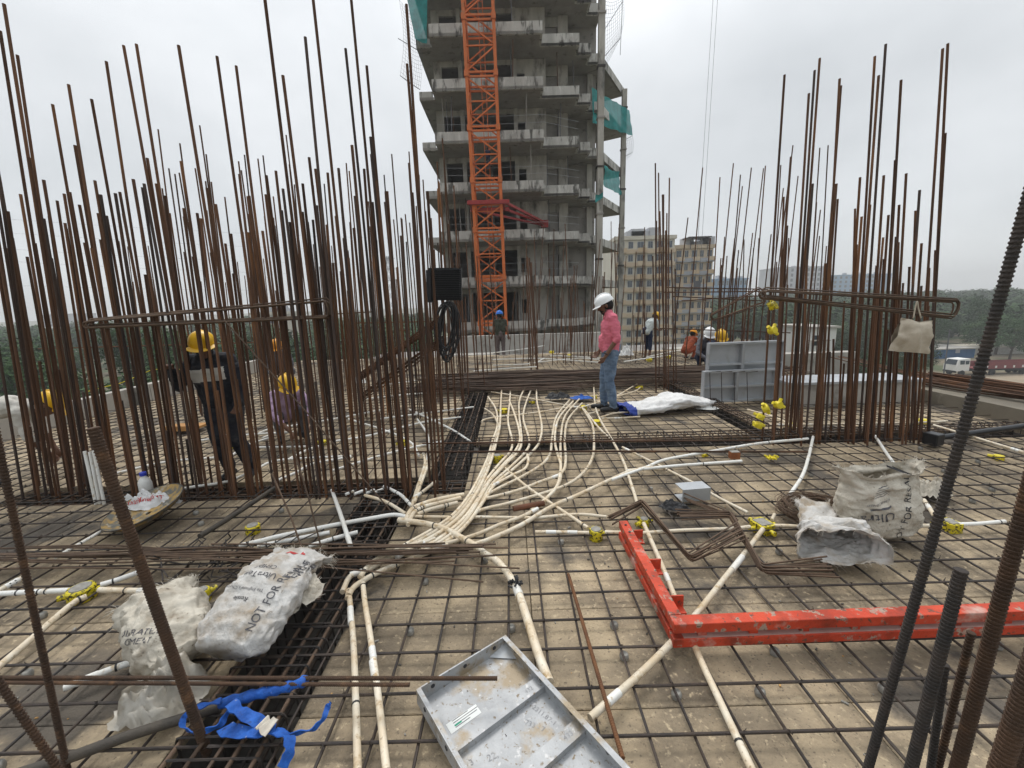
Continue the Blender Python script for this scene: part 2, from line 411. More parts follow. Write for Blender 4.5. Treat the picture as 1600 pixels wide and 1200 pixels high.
for y in rows:
    if y > 4.2: continue
    for x in cols:
        if random.random() < .62:
            c = V(x + random.uniform(-.006, .006), y + random.uniform(-.006, .006), MZ + .004)
            kn.tube([c + V(random.uniform(-.014, .014), random.uniform(-.014, .014), .0), c + V(0, 0, .012), c + V(random.uniform(-.012, .012), random.uniform(-.012, .012), .002)], .0026, 4)
            kn.tube([c + V(0, 0, .008), c + V(random.uniform(-.012, .012), random.uniform(-.012, .012), random.uniform(.014, .024))], .0016, 3)
tag(kn.build('tie_wire', M_['mesh'], slab), kind='stuff')
# litter: wood chips, mortar crumbs and cut wire lying on the boards (uncountable)
lt = MB()
for i in range(900):
    x, y = random.uniform(-5, 5.5), random.uniform(.7, 5.5) ** 1.0
    if any(a - .02 < x < c + .02 and b_ - .02 < y < d + .02 for a, b_, c, d in TR): continue
    s_ = random.uniform(.002, .007) * (2.0 if random.random() < .06 else 1)
    Mx = Matrix.Rotation(random.uniform(0, 6.3), 3, 'Z')
    lt.mi = random.choice((0, 0, 1, 1, 2))
    lt.box((x, y, s_ * .35), (s_ * random.uniform(1, 3), s_, s_ * .7), Mx)
tag(lt.build('floor_litter', [M_['cement'], M_['form_dark'], M_['bamboo']]), 'specks of mortar, wood chips and dirt scattered over the deck boards', 'debris', kind='stuff')
# concrete cover blocks
cbm = MB().lathe([(.02, 0), (.022, .012), (.02, .024), (.015, .029)], 12).mesh('cover_block', M_['cement'], 40)
cb_px = [(700, 1095), (628, 990), (655, 907), (802, 978), (955, 975), (957, 1025), (1060, 1085), (1204, 1078), (1495, 985), (1408, 1075), (1467, 730), (1505, 780), (1538, 760), (1430, 700), (1520, 716), (1395, 852), (75, 955), (20, 1175), (50, 1045), (228, 862), (330, 817), (445, 794), (310, 795), (12, 797), (65, 860), (770, 870), (1015, 762), (885, 845), (1240, 870), (1330, 1050), (1180, 1000), (1570, 1000), (1100, 720), (1250, 740)]
cbn = 0
for px, py in cb_px:
    p = G(px, py, .015)
    p.x = min(cols, key=lambda c: abs(c - p.x)) + .012; p.y = min(rows, key=lambda c: abs(c - p.y)) - .014
    o = link('cover_block', cbm, None, Matrix.Translation((p.x, p.y, .001)) @ Matrix.Rotation(random.uniform(0, 6), 4, 'Z'))
    tag(o, 'small round grey concrete spacer holding the black mesh off the boards', 'spacer', 'concrete spacers under the mesh')
# ---------------------------------------------------------------- beam cages in the troughs
def stirrup_mesh(w, h, r=.005):
    c = .02; pts = []
    for sx, sz, a0 in ((1, 1, 0), (-1, 1, 90), (-1, -1, 180), (1, -1, 270)):
        for k in range(3):
            a = R(a0 + 45 * k); pts.append(V(sx * (w / 2 - c) + c * math.cos(a), 0, sz * (h / 2 - c) + c * math.sin(a)))
    m = MB(); m.tube(pts, r, 5, closed=True)
    m.tube([V(w / 2 - .02, 0, h / 2), V(w / 2 - .06, 0, h / 2 - .06)], r, 5)
    return m.mesh('stirrup', M_['dark_bar'], 60)
def beam_cage(label, x0, y0, x1, y1, along, h=.34, zc=-.19, step=.12, nb=4, up=False):
    t = thing('beam_cage', label, 'rebar cage', (0, 0, 0))
    w = (x1 - x0 if along == 'y' else y1 - y0) - .08
    sm = stirrup_mesh(w, h)
    ln = (y1 - y0) if along == 'y' else (x1 - x0)
    k = int(ln / step)
    for i in range(k):
        s = (i + .5) / k * ln + random.uniform(-.02, .02)
        Mx = Matrix.Rotation(random.uniform(-.12, .12), 4, 'X')
        if along == 'y': Mt = Matrix.Translation(((x0 + x1) / 2 + random.uniform(-.008, .008), y0 + s, zc + random.uniform(-.012, .012))) @ Mx
        else: Mt = Matrix.Translation((x0 + s, (y0 + y1) / 2 + random.uniform(-.008, .008), zc + random.uniform(-.012, .012))) @ Matrix.Rotation(R(90), 4, 'Z') @ Mx
        link('stirrup', sm, t, Mt)
    for lv in (-1, 1):
        for q in range(nb):
            o_ = -w / 2 + .02 + (w - .04) * q / (nb - 1) + random.uniform(-.008, .008); z = zc + lv * (h / 2 - .016)
            pts = []
            for i in range(7):
                s = ln * (i / 6) ; jx = random.uniform(-.008, .008)
                pts.append(V((x0 + x1) / 2 + o_ + jx, y0 + s, z) if along == 'y' else V(x0 + s, (y0 + y1) / 2 + o_ + jx, z))
            MB().tube(pts, .009, 6).build('main_bar', M_['mesh'] if lv < 0 else M_['brown_rod'], t, smooth=60)
    return t
beam_cage('dark stirrup cage in the beam trough beside the printed sacks', *TR[0], 'y', h=.36, zc=-.12, step=.09, nb=5)
beam_cage('stirrup cage sunk below the tall rusty wall bars', *TR[1], 'x', h=.34, zc=-.18)
beam_cage('stirrup cage in the trough running back from the conduit bundle', *TR[2], 'y', h=.36, zc=-.1)
beam_cage('stirrup cage crossing the deck behind the stirrup bundles', *TR[3], 'x', h=.36, zc=-.09, step=.11)
beam_cage('stirrup cage running back beside the white and blue sacking', *TR[4], 'y', h=.36, zc=-.06)
# loose long bars lying on the cross cage
for (x0, y0, x1, y1, r_, lab) in ((660, 693, 1190, 688, .009, 'dark straight bar lying along the far edge of the cross cage'), (640, 706, 1262, 706, .011, 'rust brown straight bar lying along the near edge of the cross cage')):
    a, b_ = G(x0, y0, .1), G(x1, y1, .1)
    tag(MB().tube([a, a.lerp(b_, .5) + V(0, 0, .006), b_], r_, 8).build('loose_rebar', M_['rust'], None, 60), lab, 'rebar')

# ============================================================ VERTICAL BARS
def vbar(parent, bp, tip, r, mt, n=7, wob=.012):
    if mt is M_['rust'] and random.random() < .18: mt = M_['rust_b']
    r = r * .9; d = tip - bp; m = MB(); k = 4
    j = V(random.uniform(-1, 1), random.uniform(-1, 1), 0) * wob
    pts = [bp + d * (i / k) + j * math.sin(math.pi * i / k) for i in range(k + 1)]
    return m.tube(pts, r, n).build('bar', mt, parent, smooth=60)
def by_tip(parent, tx, ty, by, slope, r, mt, dyr=0.0, z=.0, n=7):
    bx = tx + slope * (by - ty)
    bp = G(bx, by, 0); bp.y += dyr
    tip = P(tx, ty, bp.y)
    bp2 = bp.copy(); bp2.z = -.35 if z == 0 else z
    bp2.x = bp.x + (bp.x - tip.x) * (.35 / max(.5, tip.z)) * (z == 0)
    vbar(parent, bp2, tip, r, mt, n)
def sl(x): return .165 if x < 120 else max(-.1, .173 - (x - 166) * .00021)
cageA = thing('wall_rebar_cage', 'dense row of tall rusty starter bars in front of the workers', 'rebar cage')
front = [(6, 6), (0, 48), (27, 86), (82, 163), (107, 132), (117, 227), (143, 155), (166, 96), (193, 71), (213, 69), (230, 247), (45, 246), (68, 281),
         (124, 320), (103, 357), (148, 282), (157, 304), (180, 302), (187, 300), (208, 280), (225, 287), (244, 287), (279, 71), (283, 252), (308, 333),
         (337, 319), (339, 88), (369, 103), (387, 307), (388, 363), (411, -25), (442, 118), (477, 58), (485, -40), (540, 76), (547, -20), (573, 103),
         (416, 274), (431, 267), (473, 287), (483, 246), (493, 264), (495, 321), (500, 321), (512, 270), (529, 263), (550, 227), (569, 264),
         (579, 214), (588, 283), (605, 299), (635, 7), (636, 100), (644, 301), (668, 299), (648, 355), (453, 347), (-30, 120), (-60, 180), (-20, 270), (-42, 60), (12, 330), (-75, 250), (-10, 380)]
for i, (x, y) in enumerate(front):
    by_tip(cageA, x, y, 770 + random.choice((0, 0, 9, -9)) + random.uniform(-3, 3), sl(x) + random.uniform(-.012, .012), random.choice((.012, .0128, .0115)), M_['rust'])
for i in range(80):
    bx = 62 + 600 * (i + random.uniform(0, .8)) / 80; y = random.uniform(290, 430) if i % 4 else random.uniform(560, 720)
    x = bx - sl(bx - 60) * (770 - y)
    by_tip(cageA, x, y, 770 + random.uniform(-11, 11), sl(x) + random.uniform(-.02, .02), .0115, M_['rust'])
cageB = thing('wall_rebar_cage', 'rusty starter bars of the rear wall behind the crouching worker', 'rebar cage')
back = [(247, 202), (281, 224), (280, 270), (305, 263), (312, 196), (322, 241), (373, 272), (377, 266), (382, 242), (403, 248), (411, 243), (427, 307),
        (447, 211), (452, 257), (541, 255), (536, 372), (579, 241), (612, 241), (615, 343), (639, 237), (628, 342), (640, 348), (683, 253), (691, 216), (709, 290), (665, 330), (652, 262)]
for (x, y) in back:
    by_tip(cageB, x, y, 650 + random.uniform(-6, 6), sl(x) * .95 + random.uniform(-.02, .02), .0112, M_['rust'], n=6)
for i in range(84):
    x = random.uniform(250, 715); y = random.choice((random.uniform(330, 400), random.uniform(250, 330), random.uniform(420, 520)))
    by_tip(cageB, x, y, 650 + random.uniform(-7, 7), sl(x) * .95 + random.uniform(-.02, .02), .0112, M_['rust'], n=6)
for i in range(46):
    x = random.uniform(180, 640); y = random.uniform(380, 460)
    by_tip(cageB, x, y, 612 + random.uniform(-9, 9), sl(x) * .9 + random.uniform(-.02, .02), .0105, M_['rust_far'], n=5)
cageG = thing('wall_rebar_cage', 'dark brown starter bars at the corner where the bent worker leans', 'rebar cage')
for i in range(5):
    x = random.uniform(-40, 100); y = random.uniform(330, 470)
    by_tip(cageG, x, y, random.choice((720, 735, 750)) + random.uniform(-8, 8), .165 + random.uniform(-.02, .02), .012, M_['rust'])
cageR = thing('wall_rebar_cage', 'tall rusty starter bars rising behind the cross cage and printed sack', 'rebar cage')
right = [(1226, 117), (1273, 110), (1281, 91), (1264, 146), (1312, 123), (1314, 134), (1367, 88), (1373, 118), (1384, 69), (1408, 125), (1473, 76), (1481, 68),
         (1477, 208), (1344, 277), (1381, 274), (1416, 271), (1437, 297), (1440, 380), (1307, 287), (1270, 287), (1236, 245), (1405, 320), (1399, 250), (1300, 330)]
for (x, y) in right:
    by_tip(cageR, x, y, 690 + random.uniform(-7, 7), -.06 + random.uniform(-.02, .012), .0125, M_['rust'])
for i in range(44):
    x = random.choice((random.uniform(1205, 1300), random.uniform(1300, 1462))); y = random.choice((random.uniform(300, 420), random.uniform(420, 600)))
    by_tip(cageR, x, y, 690 + random.uniform(-12, 8), -.05 + random.uniform(-.03, .02), random.choice((.0122, .0108)), M_['rust'])
cageC = thing('column_rebar_cage', 'thin rusty starter bars beyond the aluminium formwork panels', 'rebar cage')
thin = [(1098, 262), (1075, 340), (1125, 277), (1146, 255), (1157, 273), (1160, 291), (1174, 262), (1193, 263), (1196, 259), (1220, 258), (1224, 294), (1239, 227),
        (1247, 275), (1281, 231), (1294, 227), (1276, 316), (1282, 328), (1205, 366), (1186, 372), (1176, 364), (1110, 372), (1136, 400), (1148, 372)]
for (x, y) in thin:
    by_tip(cageC, x, y, 592 + random.uniform(-6, 6), -.075 + random.uniform(-.05, .02), .0115, M_['rust_far'], n=6)
for i in range(26):
    x = random.uniform(1095, 1300); y = random.uniform(360, 470)
    by_tip(cageC, x, y, 588 + random.uniform(-8, 8), -.05 + random.uniform(-.05, .03), .0115, M_['rust_far'], n=6)
cageD = thing('column_rebar_cage', 'slim cluster of rusty bars beside the worker in the pale shirt', 'rebar cage')
for (x, y) in [(1024, 255), (1035, 304), (1037, 304), (1046, 278), (1042, 333), (1026, 345), (1031, 330), (1040, 360), (1049, 390), (1020, 400), (1055, 420), (1029, 270)]:
    by_tip(cageD, x, y, 612 + random.uniform(-10, 4), .012 + random.uniform(-.02, .02), .0125, M_['rust_far'], n=6)
cageE = thing('column_rebar_cage', 'rusty bars standing in front of the tower between crane and pink shirt', 'rebar cage')
for (x, y) in [(824, 401), (827, 403), (829, 410), (822, 430)] :
    by_tip(cageE, x, y, 578 + random.uniform(-6, 4), .05 + random.uniform(-.02, .02), .02, M_['rust_far'], n=6)
for i in range(62):
    x = random.uniform(795, 1012); y = random.uniform(345, 500)
    by_tip(cageE, x, y, random.uniform(548, 572), random.uniform(-.1, .06), .013, M_['rust_far'], n=5)
cageF = thing('column_rebar_cage', 'rusty bars standing under the black floodlight before the crane', 'rebar cage')
for (x, y) in [(709, 300), (716, 360), (728, 380), (735, 330), (745, 400), (700, 350), (693, 395), (752, 420), (721, 440), (738, 460), (760, 470), (690, 300), (706, 420)]:
    by_tip(cageF, x, y, 600 + random.uniform(-18, 18), .06 + random.uniform(-.02, .03), .0135, M_['rust_far'], n=6)
for i in range(16):
    x = random.uniform(670, 765); y = random.uniform(400, 540)
    by_tip(cageF, x, y, 610 + random.uniform(-30, 20), .05 + random.uniform(-.03, .03), .0125, M_['rust_far'], n=6)
# thick lone bars near the camera, real ribs
def ribbed(pts, r, rib=.0022, pitch=.011, n=10):
    pts = [Vector(p) for p in pts]; m = MB(); out = []; rr = []
    for i in range(len(pts) - 1):
        a, b_ = pts[i], pts[i + 1]; k = max(1, int((b_ - a).length / pitch))
        for q in range(k):
            for t, e in ((0, 0), (.45, 0), (.55, rib), (.9, rib)):
                out.append(a.lerp(b_, (q + t) / k)); rr.append(r + e)
    out.append(pts[-1]); rr.append(r)
    return m.tube(out, rr, n)
def near_bar(tip, base, r, label, mt='rust_near', zb=0.0, yb=None):
    if yb is None:
        bp = G(base[0], base[1], zb)
    else:
        bp = P(base[0], base[1], yb)
    tp = P(tip[0], tip[1], bp.y)
    if bp.z > 0:
        e = (bp - tp).normalized(); bp = bp + e * (bp.z / -e.z) if e.z < -.2 else bp
    o = ribbed([bp - (tp - bp).normalized() * .02, tp], r).build('starter_bar', M_[mt], None, 50)
    return tag(o, label, 'rebar')
near_bar((145, 668), (322, 1172), .0155, 'thick ribbed brown bar cut off level with the mesh, beside the yellow pan')
near_bar((-25, 590), (108, 1215), .0085, 'slim ribbed bar leaning in front of the yellow taped box')
near_bar((-40, 1010), (100, 1215), .0085, 'short slim bar leaning at the corner near the muddy pipe', yb=.98)
near_bar((1612, 290), (1352, 1215), .0105, 'long black ribbed bar crossing in front of the red frame', 'dark_bar', yb=1.0)
near_bar((1502, 890), (1420, 1215), .0125, 'stout black ribbed stub bar standing near the red frame', 'dark_bar', yb=.92)
near_bar((1477, 1038), (1452, 1215), .0075, 'thin dark stub bar beside the stout black stub', 'dark_bar', yb=.95)
near_bar((1518, 988), (1462, 1215), .0075, 'thin brown stub bar leaning between two thick bars', yb=.96)
near_bar((1640, 640), (1492, 1215), .014, 'thick brown ribbed bar rising past the red frame', yb=.9)
near_bar((1660, 900), (1558, 1215), .0175, 'thickest brown ribbed bar at the very corner of the deck', yb=.75)
near_bar((1700, 700), (1590, 1215), .014, 'brown ribbed bar partly hidden at the outer corner', yb=.8)
for tip, base, lab in (((425, 740), (480, 880), 'thin wire rod leaning over the rod pile'), ((455, 690), (508, 880), 'second thin wire rod leaning over the rod pile'), ((350, 500), (612, 800), 'long thin rod slanting across the tall wall bars')):
    bp = G(*base, .05); tp = P(*tip, bp.y + .3)
    tag(MB().tube([bp, (bp + tp) / 2 + V(.01, 0, .01), tp], .0055, 6).build('wire_rod', M_['brown_rod'], None, 60), lab, 'rod')
# ============================================================ TOWER UNDER CONSTRUCTION
tower = thing('apartment_tower', 'unfinished grey concrete tower with stepped balconies behind the orange crane', 'tower', (0, 0, 0))
FH, ZB = 3.06, -.22
xa0, xa1 = P(680, 222, 29.2).x, P(850, 222, 29.2).x
xb1, xc1, xd1 = P(905, 230, 30.5).x, P(922, 240, 31.6).x, P(936, 247, 32.8).x
xl = P(655, 147, 30.3).x
BK = 45.0
seg = [(xa0, xa1, 29.2), (xa1, xb1, 30.5), (xb1, xc1, 31.6), (xc1, xd1, 32.8)]
slab_poly = [(xl, 30.3), (xa0, 30.3)]
for a, b_, y in seg: slab_poly += [(a, y), (b_, y)]
slab_poly += [(xd1, BK), (xl, BK)]
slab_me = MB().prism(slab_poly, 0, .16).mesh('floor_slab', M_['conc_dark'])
bands = []
t_ = .14
def band_me(a, b_, y): return MB().bb((a + .004, y, -.004), (b_ - .004, y + t_, .69)).mesh('edge_band', M_['conc_edge'])
for a, b_, y in seg: bands.append(band_me(a, b_, y))
bands.append(MB().bb((xl, 30.3, -.004), (xa0 - .15, 30.3 + t_, .5)).mesh('edge_band', M_['conc_edge']))
for k in range(3):   # returns between the steps
    a, b_, y = seg[k]; y2 = seg[k + 1][2]
    bands.append(MB().bb((b_ - t_, y + t_ + .002, -.004), (b_ - .005, y2 + .1, .688)).mesh('edge_band', M_['conc_edge']))
def wx(px, Y): return P(px, 190, Y).x
H0, H1 = .16, FH
def solid(x0, x1, y0, y1, z0, z1): return MB().bb((x0, y0, z0), (x1, y1, z1))
WY = 31.9
wallparts = []
def wp(name, m, mt='conc'): wallparts.append((name, m.mesh(name, M_[mt])))
wp('wall_panel', solid(wx(682, WY), wx(694, WY), WY, WY + .2, H0, H1))
wp('column', solid(wx(720, WY), wx(726, WY), WY - .1, WY + .35, H0, H1), 'conc_light')
wp('column', solid(wx(803, WY), wx(809, WY), WY - .1, WY + .35, H0, H1), 'conc_light')
wp('lintel', solid(wx(694, WY), wx(720, WY), WY + .02, WY + .22, H1 - .35, H1 - .002))
wp('lintel', solid(wx(726, WY), wx(803, WY), WY + .02, WY + .22, H1 - .3, H1 - .002))
wp('wall_panel', solid(wx(821, WY), wx(849, WY), WY + .01, WY + .2, H0, H1))
wp('wall_panel', solid(wx(809, WY), wx(821, WY), WY + .02, WY + .2, H0, 1.15))
wp('lintel', solid(wx(809, WY), wx(821, WY), WY + .02, WY + .2, 2.2, H1))
W2 = 32.9
wp('wall_panel', solid(wx(849, WY) , wx(849, WY) + .2, WY, W2 + .2, H0, H1))
wp('lintel', solid(wx(850, W2), wx(873, W2), W2, W2 + .2, 2.45, H1))
wp('column', solid(wx(872, W2), wx(887, W2), W2 - .12, W2 + .3, H0, H1))
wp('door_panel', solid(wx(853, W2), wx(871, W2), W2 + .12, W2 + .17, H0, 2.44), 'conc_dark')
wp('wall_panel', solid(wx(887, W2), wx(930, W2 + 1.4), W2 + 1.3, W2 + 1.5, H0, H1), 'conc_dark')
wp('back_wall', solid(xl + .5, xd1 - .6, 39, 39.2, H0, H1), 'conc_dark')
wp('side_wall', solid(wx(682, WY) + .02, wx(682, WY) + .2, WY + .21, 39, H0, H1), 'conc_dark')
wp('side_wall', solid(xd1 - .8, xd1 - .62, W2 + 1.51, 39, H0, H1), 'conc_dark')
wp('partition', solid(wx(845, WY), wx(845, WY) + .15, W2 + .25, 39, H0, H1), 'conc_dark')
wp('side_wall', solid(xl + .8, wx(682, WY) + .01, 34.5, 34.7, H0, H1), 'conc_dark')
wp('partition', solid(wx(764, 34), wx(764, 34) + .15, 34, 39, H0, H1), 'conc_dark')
for k in range(-4, 8):
    z = ZB + FH * k
    Mt = Matrix.Translation((0, 0, z))
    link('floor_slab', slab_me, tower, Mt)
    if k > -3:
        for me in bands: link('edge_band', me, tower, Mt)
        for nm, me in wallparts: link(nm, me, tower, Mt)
        # safety ropes strung between the columns
        if k in (1, 2, 3, 4):
            for h_ in (1.15, 1.6):
                m = MB().tube([V(xa0 + .2, 29.3, z + h_ + .02), V((xa0 + xa1) / 2, 29.3, z + h_ - .06), V(xa1, 29.3, z + h_), V(xb1, 30.6, z + h_)], .009, 4)
                m.build('safety_rope', M_['farwall'], tower)
for i in range(44):      # shoring props left standing on the balconies
    k = random.randrange(-1, 7); z = ZB + FH * k; px_ = random.uniform(684, 902)
    yy = random.uniform(29.6, 31.6) if px_ < 848 else random.uniform(30.8, 32.4)
    x = wx(px_, yy); dx_ = random.uniform(-.12, .12)
    MB().tube([V(x, yy, z + .16), V(x + dx_, yy, z + FH - .02)], .03, 5).build('shoring_prop', random.choice((M_['rust_far'], M_['conc_dark'], M_['wire'])), tower)
# concrete hoist posts standing by the stepped side
for px, Y, w_, lab in ((937, 30.6, .40, 'edge_post'), (972.5, 36.6, .36, 'edge_post')):
    x = P(px, 300, Y).x
    m = MB(); top = 24 if Y < 33 else 18.2
    m.bb((x - w_ / 2, Y - w_ / 2, GZ), (x + w_ / 2, Y + w_ / 2, top))
    m.build('edge_post', M_['conc'], tower)
    for zc in range(-3, 8):
        z = 1.5 + zc * 3.06
        if z < top: MB().bb((x - w_ / 2 - .05, Y - w_ / 2 - .05, z), (x + w_ / 2 + .05, Y + w_ / 2 + .05, z + .12)).build('post_collar', M_['dark_bar'] if zc % 2 else M_['conc_dark'], tower)
# lower wing running back on the far side
wing0 = V(P(941, 295, 33.2).x, 33.2, 0); wd = V(.515, .857, 0); wn = V(-.857, .515, 0)
for k in range(-3, 7):
    z = ZB + FH * k - .05
    q = [wing0, wing0 + wd * 4.9, wing0 + wd * 4.9 + wn * 6, wing0 + wn * 6]
    MB().prism([(p.x, p.y) for p in q], z, z + .2).build('wing_slab', M_['conc_dark'], tower)
    m = MB(); m.beam(q[0] + V(0, 0, z + .28), q[1] + V(0, 0, z + .28), .12, .56); m.build('edge_band', M_['conc_edge'], tower)
    for i in range(4):
        p = wing0 + wd * (4.2 - i * .25) + wn * (.1 + i * .1)
    if k < 6:
        for s in (.4, 2.6):
            p = wing0 + wd * s + wn * 1.2
            MB().bb((p.x - .2, p.y - .2, z + .2), (p.x + .2, p.y + .2, z + FH)).build('column', M_['conc'], tower)
        p0, p1 = wing0 + wn * 2.6, wing0 + wd * 4.6 + wn * 2.6
        m = MB(); m.beam(p0 + V(0, 0, z + FH / 2 + .1), p1 + V(0, 0, z + FH / 2 + .1), .15, FH - .2); m.build('wall_panel', M_['conc_dark'], tower)
# teal debris nets and torn safety nets
def sheet(name, pts, nu, nv, mt, par, amp=.12, lab=None, cat=None, grp=None):
    """pts: four corners; sagging net sheet with folds"""
    m = MB(); a, b_, c, d = [Vector(p) for p in pts]
    n_ = (b_ - a).cross(d - a).normalized()
    for i in range(nu + 1):
        for j in range(nv + 1):
            u, v = i / nu, j / nv
            p = (a.lerp(b_, u)).lerp(d.lerp(c, u), v)
            p = p + n_ * (noise.noise(p * 1.7) * amp * 2) + V(0, 0, -amp * math.sin(math.pi * u) * (1 - v) + noise.noise(p * 3) * amp * .5)
            m.v.append(p)
    for i in range(nu):
        for j in range(nv):
            q = i * (nv + 1) + j
            m.face((q, q + 1, q + nv + 2, q + nv + 1))
    o = m.build(name, mt, par, smooth=True)
    if lab: tag(o, lab, cat, grp)
    return o
def frame_pt(px, py, Y): return P(px, py, Y)
sheet('debris_net', [P(925, 136, 32.6), P(985, 172, 36.9), P(988, 212, 36.9), P(926, 192, 32.6)], 22, 10, M_['teal'], None, .07, 'wide teal debris net wrapped round the top of the lower wing', 'net')
sheet('debris_net', [P(943, 258, 32.7), P(966, 268, 36.2), P(972, 306, 36.6), P(946, 292, 33.0)], 12, 8, M_['teal'], None, .12, 'torn teal net hanging from a middle floor of the lower wing', 'net')
sheet('debris_net', [P(931, 303, 30.2), P(942, 300, 30.2), P(942, 309, 30.2), P(930, 318, 30.2)], 6, 5, M_['teal'], None, .12, 'scrap of teal net knotted round the grey post', 'net')
sheet('debris_net', [P(630, -30, 30.0), P(668, -30, 30.0), P(667, 68, 30.0), P(649, 62, 30.0)], 14, 14, M_['teal'], None, .12, 'teal debris net hanging at the upper corner of the tower', 'net')
def wire_net(lab, rails, hang):
    t = thing('safety_net', lab, 'net', (0, 0, 0))
    for q in rails: MB().tube(spline(q, 4), .02, 4).build('net_rail', M_['wire'], t)
    m = MB()
    for q in hang: m.tube(q, .007, 3)
    tag(m.build('net_cord', M_['wire'], t), kind='stuff')
def net_lines(p00, p10, p11, p01, nu, nv, sag=.25):
    out = []
    f_ = lambda u, v: p00.lerp(p10, u).lerp(p01.lerp(p11, u), v) + V(sag * math.sin(v * 3.1), sag * math.sin(u * 3.1), -sag * math.sin(u * 3.1) * (1 - v))
    for i in range(nu + 1): out.append([f_(i / nu, j / 6) for j in range(7)])
    for j in range(nv + 1): out.append([f_(i / 6, j / nv) for i in range(7)])
    return out
wire_net('limp grey safety net on poles jutting from the tower beside the tall bars', [[P(622, 60, 29.6), P(652, 78, 30.4)], [P(625, 118, 29.6), P(656, 140, 30.4)]],
         net_lines(P(624, 0, 29.6), P(652, 10, 30.4), P(656, 140, 30.4), P(625, 118, 29.6), 9, 20))
wire_net('torn grey safety net slung from the grey post high on the tower', [[P(941, 52, 31), P(973, 2, 32)], [P(941, 92, 31), P(969, 60, 32)], [P(973, -5, 32), P(969, 86, 32)]],
         net_lines(P(943, 0, 31), P(974, -6, 32), P(969, 60, 32), P(943, 110, 31), 9, 16, .15))
wire_net('small torn safety net hanging at the corner of the lower wing', [[P(974, 220, 37), P(988, 212, 37)], [P(974, 246, 37), P(988, 238, 37)]],
         net_lines(P(975, 214, 37), P(988, 212, 37), P(988, 240, 37), P(975, 252, 37), 5, 8, .1))
# ============================================================ TOWER CRANE
CY_ = 26.4
ca = P(747.5, 0, CY_); cb = P(772.5, 530, CY_)
cxm = (ca.x + cb.x) / 2
lean = (ca.x - cb.x) / (ca.z - cb.z)
CW = 1.62
crane = thing('tower_crane', 'orange lattice tower crane mast standing in front of the tower', 'crane', (cxm, CY_, GZ))
cz0, cz1, SH = GZ, 24.0, 2.74
def cpt(sx, sy, z): return V(cxm + lean * (z - 8) + sx * CW / 2 - cxm, sy * CW / 2, z - GZ)
zj0 = P(760, 435, CY_).z
joints = [zj0 + SH * k for k in range(-6, 9)]
for sx in (-1, 1):
    for sy in (-1, 1):
        MB().beam(cpt(sx, sy, cz0), cpt(sx, sy, cz1), .17, .17, (0, 1, 0)).build('leg', M_['orange'], crane)
faces = [((-1, -1), (1, -1)), ((-1, 1), (1, 1)), ((-1, -1), (-1, 1)), ((1, -1), (1, 1))]
for i, z in enumerate(joints):
    if z > cz1 or z < GZ: continue
    for fi, (a, b_) in enumerate(faces):
        for dz in (-.13, .09): MB().beam(cpt(*a, z + dz), cpt(*b_, z + dz), .09, .1).build('joint_rail', M_['orange'], crane)
        if z + SH < cz1:
            hz = z + SH / 2
            MB().beam(cpt(*a, hz), cpt(*b_, hz), .07, .07).build('cross_rail', M_['orange'], crane)
            fl = fi in (1, 2)
            p, q = (a, b_) if not fl else (b_, a)
            MB().beam(cpt(*p, z + .14), cpt(*q, hz - .04), .075, .075).build('diagonal', M_['orange'], crane)
            MB().beam(cpt(*q, hz + .04), cpt(*p, z + SH - .18), .075, .075).build('diagonal', M_['orange'], crane)
    for sx in (-1, 1):
        MB().box(cpt(sx, -1, z), (.26, .26, .3)).build('joint_plate', M_['orange'], crane)
for sx in (-.16, .16):
    MB().tube([cpt(.1 + sx, .25, cz0), cpt(.1 + sx, .25, cz1)], .022, 5).build('ladder_rail', M_['orange'], crane)
lm = MB()
z = 0.3
while z < 23: lm.tube([cpt(-.06, .25, z), cpt(.26, .25, z)], .014, 4); z += .3
tag(lm.build('ladder_rung', M_['orange'], crane), kind='stuff')
zt = P(765, 322, CY_).z - GZ
tie = thing('crane_tie_collar', 'crimson anchor collar tying the crane mast back to the tower', 'crane collar', (cxm, CY_, 0))
tz = zt + GZ
for sy in (-1, 1):
    MB().beam(V(-1.15, sy * .98, tz), V(1.3, sy * .98, tz), .16, .22).build('collar_beam', M_['crimson'], tie)
    MB().beam(V(sy * .98, -1.0, tz + .02), V(sy * .98, 1.0, tz + .02), .16, .22).build('collar_beam', M_['crimson'], tie)
e1 = P(851, 350, 31.8) - V(cxm, CY_, 0)
for a, b_ in ((V(1.0, .9, tz), e1), (V(-.9, 1, tz), e1 + V(-.2, 0, -.05)), (V(1.0, -.9, tz), e1 + V(0, 0, .1))):
    MB().beam(a, b_, .14, .14).build('tie_strut', M_['crimson'], tie)
MB().box(e1, (.5, .3, .5)).build('anchor_plate', M_['crimson'], tie)
# hoist ropes hanging from a jib out of the picture
hp = V(P(1105, 200, 34).x, 34, 0)
hr = thing('hoist_rope', 'faint pair of hoist ropes hanging down from out of the picture', 'rope', hp)
for dx in (-.16, .16):
    MB().tube([V(dx + .15, 0, 34), V(dx - .1, 0, 3)], .012, 4).build('rope', M_['wire'], hr)
MB().box((0 - .1, 0, 2.7), (.5, .2, .7)).build('hook_block', M_['wire'], hr)

